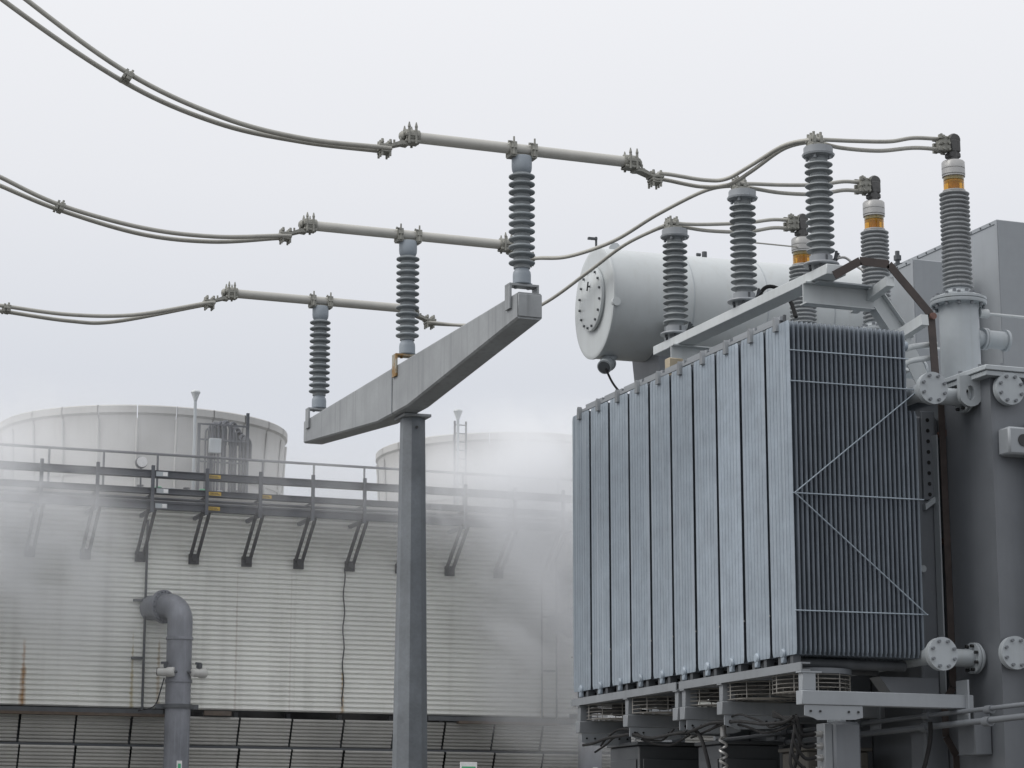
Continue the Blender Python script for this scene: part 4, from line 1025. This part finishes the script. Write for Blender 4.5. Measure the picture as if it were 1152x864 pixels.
for k in range(5):
    z = 2.44 + k * .11
    pts = spline([(10.76, 19.76, z), (10.66 - .012 * k, 19.76, z + .0), (10.58 - .02 * (4 - k), 19.78, z + .16), (10.58, 19.84, 2.98), (10.5, 20.1, 3.06 + .01 * k)], 8)
    tag(MB().tube(pts, .017, 8).build('black_hose', 'rubber'), ['lowest', 'second lowest', 'middle', 'second highest', 'highest'][k] + ' black hose plugged into the junction box', 'hose', 'hoses into the junction box')
def loom(y0, y1, x, z, label, sag=.05, r=.017, n=9):
    ps = []
    for k in range(n):
        t_ = k / (n - 1); ps.append((x + random.uniform(-.03, .03), y0 + (y1 - y0) * t_, z - sag * math.sin(t_ * PI * 2.3) + random.uniform(-.015, .015)))
    tag(MB().tube(spline(ps, 8), r, 8).build('cable_loom', 'rubber'), label, 'cable', 'cables under the fan frames')
loom(19.7, 22.0, 10.52, 3.03, 'black cable loom under the near fan frames', .03)
loom(19.9, 22.1, 10.60, 3.0, 'thinner black cable behind the near fan frame loom', .07, .012)
loom(19.8, 21.6, 10.56, 3.05, 'short black cable draped along the near fan frames', .08, .011)
loom(22.4, 24.4, 10.56, 3.04, 'short black cable draped along the far fan frames', .09, .011)
loom(22.0, 24.8, 10.52, 3.02, 'black cable loom under the far fan frames', .04)
loom(22.2, 24.7, 10.62, 2.98, 'thinner black cable behind the far fan frame loom', .08, .012)
pts = spline([(10.55, 22.3, 3.06), (10.55, 22.0, 3.05), (10.55, 21.8, 2.95), (10.57, 21.7, 2.75), (10.6, 21.65, 2.5), (10.62, 21.6, 2.2), (10.62, 21.6, 1.4)], 8)
tag(MB().tube(pts, .02, 8).build('drop_hose', 'rubber'), 'thick black hose dropping below the middle fan frames', 'hose')
for x, y, lb in ((12.0, 19.75, 'thin black hose hanging right of the junction box'), (11.0, 20.5, 'thin black hose hanging left of the junction box')):
    pts = spline([(x, y, 3.02), (x - .0, y, 2.9), (x - .03, y, 2.75), (x - .12, y, 2.5), (x - .3, y, 2.2), (x - .35, y, 1.6)], 8)
    tag(MB().tube(pts, .022, 8).build('hanging_hose', 'rubber'), lb, 'hose')
def cabinet(x0, x1, y0, y1, z1, m, label, name='control_cabinet'):
    t = thing(name, label, 'cabinet', ((x0 + x1) / 2, (y0 + y1) / 2, .25), 'cabinets below the radiators')
    w_, d_ = (x1 - x0) / 2, (y1 - y0) / 2
    MB().box(-w_, w_, -d_, d_, .08, z1 - .25, .015).build('case', m, t)
    MB().box(-w_ - .03, w_ + .03, -d_ - .03, d_ + .03, z1 - .247, z1 - .21, .006).build('top_cover', m, t)
    MB().box(-w_ - .018, -w_ - .002, -d_ + .05, d_ - .05, .2, z1 - .40, .004).build('door', m, t)
    MB().box(-w_ + .05, w_ - .05, -d_ - .018, -d_ - .002, .2, z1 - .40, .004).build('door', m, t)
    MB().box(-w_ - .04, -w_ - .02, -.02, .02, 1.2, 1.45).build('handle', 'steel_dark', t)
    MB().box(-w_, w_, -d_, d_, 0, .078).build('plinth', 'steel_dark', t)
cabinet(10.95, 11.75, 24.2, 25.0, 2.98, 'cabinet_dark', 'dark grey cabinet below the far end of the radiators')
cabinet(11.15, 11.85, 22.55, 23.1, 2.92, 'cabinet_dark', 'grey cabinet below the middle of the radiators')
cabinet(11.45, 12.15, 21.2, 21.75, 2.80, 'cabinet_brown', 'brownish grey cabinet below the nearer radiators')
sp_ = thing('coil_hose', 'pale coiled hose hanging below the middle fan frames', 'hose', (10.66, 21.5, 2.2))
ps = []
for k in range(90):
    a = k * .55; ps.append((.035 * math.cos(a), .035 * math.sin(a), .75 - k * .009))
MB().tube(ps, .014, 6).build('coil', 'capmetal', sp_)
MB().cyl((0, 0, .74), (0, 0, .86), .03, n=10).build('fitting', 'capmetal', sp_)

# ---- housings behind the transformer
def housing(x0, x1, y0, y1, z0, z1, label):
    t = thing('steel_housing', label, 'housing', ((x0 + x1) / 2, (y0 + y1) / 2, z0), 'steel housings behind the transformer')
    w_, d_, h_ = (x1 - x0) / 2, (y1 - y0) / 2, z1 - z0
    MB().box(-w_, w_, -d_, d_, 0, h_, .01).build('case', 'paint_mid', t)
    MB().box(-w_ - .012, -w_ - .001, -d_ + .0, -d_ + .05, 0, h_ - .05).build('edge_angle', 'paint_mid', t)
    MB().box(-w_ - .012, -w_ - .001, -d_, d_, h_ - .05, h_ - .005).build('edge_angle', 'paint_mid', t)
    b = MB()
    k = 0
    while .15 + k * .22 < 2 * d_: b.bolt((-w_ - .012, -d_ + .15 + k * .22, h_ - .03), (-1, 0, 0), .012, .01); k += 1
    b.build('rivet_row', 'steel_dark', t)
    MB().box(-w_ + .05, -w_ + .15, -d_ + .05, -d_ + .15, -z0 + .25, -.002).box(w_ - .15, w_ - .05, -d_ + .05, -d_ + .15, -z0 + .25, -.002).box(-w_ + .05, -w_ + .15, d_ - .15, d_ - .05, -z0 + .25, -.002).box(w_ - .15, w_ - .05, d_ - .15, d_ - .05, -z0 + .25, -.002).build('stand', 'steel_dark', t)
housing(15.15, 15.85, 24.95, 27.6, 6.2, 9.15, 'lower grey steel housing between the two right-hand bushings')
housing(16.15, 17.0, 24.55, 27.3, 6.2, 9.66, 'taller grey steel housing behind the rightmost bushing')
t = thing('bolt_post', 'small dark valve post above the lower steel housing', 'valve', (15.31, 25.6, 9.2))
MB().cyl((0, 0, -.3), (0, 0, .22), .03, n=8).box(-.04, .16, -.03, .03, .02, .06).cyl((0, 0, .1), (0, 0, .16), .05, n=8).build('stem', 'steel_dark', t)
0 and tb('valve_arm', 'steel_dark', lambda b: b.cyl((15.31, 25.6, 8.9), (15.31, 25.6, 8.6), .025, n=8))

# ================================================================== steam
def steam(name, box, blobs, base, label_):
    (x0, x1, y0, y1, z0, z1) = box
    cx, cy, cz = (x0 + x1) / 2, (y0 + y1) / 2, (z0 + z1) / 2
    o = MB().box(x0 - cx, x1 - cx, y0 - cy, y1 - cy, z0 - cz, z1 - cz).build(name, 'white'); o.location = (cx, cy, cz)
    m = bpy.data.materials.new('steam_volume'); m.use_nodes = True
    n = m.node_tree.nodes; l = m.node_tree.links; n.clear()
    out = n.new('ShaderNodeOutputMaterial'); pv = n.new('ShaderNodeVolumePrincipled')
    pv.inputs['Color'].default_value = (.94, .95, .965, 1); pv.inputs['Anisotropy'].default_value = 0.0
    l.new(pv.outputs[0], out.inputs['Volume'])
    geo = n.new('ShaderNodeTexCoord')
    off = n.new('ShaderNodeVectorMath'); off.operation = 'ADD'; off.inputs[1].default_value = (cx, cy, cz)
    l.new(geo.outputs['Object'], off.inputs[0]); P = off.outputs[0]
    nz = n.new('ShaderNodeTexNoise'); nz.inputs['Scale'].default_value = .45; nz.inputs['Detail'].default_value = 5; nz.inputs['Roughness'].default_value = .6; nz.inputs['Distortion'].default_value = 1.3
    l.new(P, nz.inputs[0])
    ns = n.new('ShaderNodeMapRange'); ns.inputs[1].default_value = .36; ns.inputs[2].default_value = .66; ns.inputs[3].default_value = .2; ns.inputs[4].default_value = 1.5
    l.new(nz.outputs[0], ns.inputs[0])
    acc = None
    for (c, r, d) in blobs:
        mp = n.new('ShaderNodeVectorMath'); mp.operation = 'SUBTRACT'; mp.inputs[1].default_value = c; l.new(P, mp.inputs[0])
        dv = n.new('ShaderNodeVectorMath'); dv.operation = 'DIVIDE'; dv.inputs[1].default_value = r; l.new(mp.outputs[0], dv.inputs[0])
        ln = n.new('ShaderNodeVectorMath'); ln.operation = 'LENGTH'; l.new(dv.outputs[0], ln.inputs[0])
        mr = n.new('ShaderNodeMapRange'); mr.interpolation_type = 'SMOOTHSTEP'
        mr.inputs[1].default_value = 1.0; mr.inputs[2].default_value = .15; mr.inputs[3].default_value = 0; mr.inputs[4].default_value = d
        l.new(ln.outputs['Value'], mr.inputs[0])
        if acc is None: acc = mr.outputs[0]
        else:
            a = n.new('ShaderNodeMath'); a.operation = 'ADD'; l.new(acc, a.inputs[0]); l.new(mr.outputs[0], a.inputs[1]); acc = a.outputs[0]
    mu = n.new('ShaderNodeMath'); mu.operation = 'MULTIPLY'; l.new(acc, mu.inputs[0]); l.new(ns.outputs[0], mu.inputs[1])
    l.new(mu.outputs[0], pv.inputs['Density'])
    o.data.materials.clear(); o.data.materials.append(m)
    o['kind'] = 'stuff'; o['label'] = label_
    return o
steam('steam', (3.0, 28.0, 46.0, 53.5, 3.5, 15.0), [
    ((7.0, 48.4, 8.7), (4.4, 2.2, 2.7), .85),
    ((8.9, 48.6, 7.0), (2.3, 1.8, 2.4), .36),
    ((9.0, 50.2, 10.6), (5.2, 2.2, 1.8), .34),
    ((20.1, 48.4, 8.6), (3.2, 2.2, 3.5), 1.4),
    ((18.2, 48.5, 9.5), (3.0, 1.8, 1.6), .95),
    ((20.8, 50.0, 10.8), (5.2, 2.4, 1.9), .80),
    ((20.4, 48.6, 6.0), (3.2, 2.0, 2.9), .75),
    ((14.8, 49.0, 9.7), (4.4, 1.6, 1.5), .28),
    ((14.0, 48.6, 7.5), (9.5, 2.0, 4.5), .06),
], 0, 'white steam drifting over the cooling tower wall and stacks')
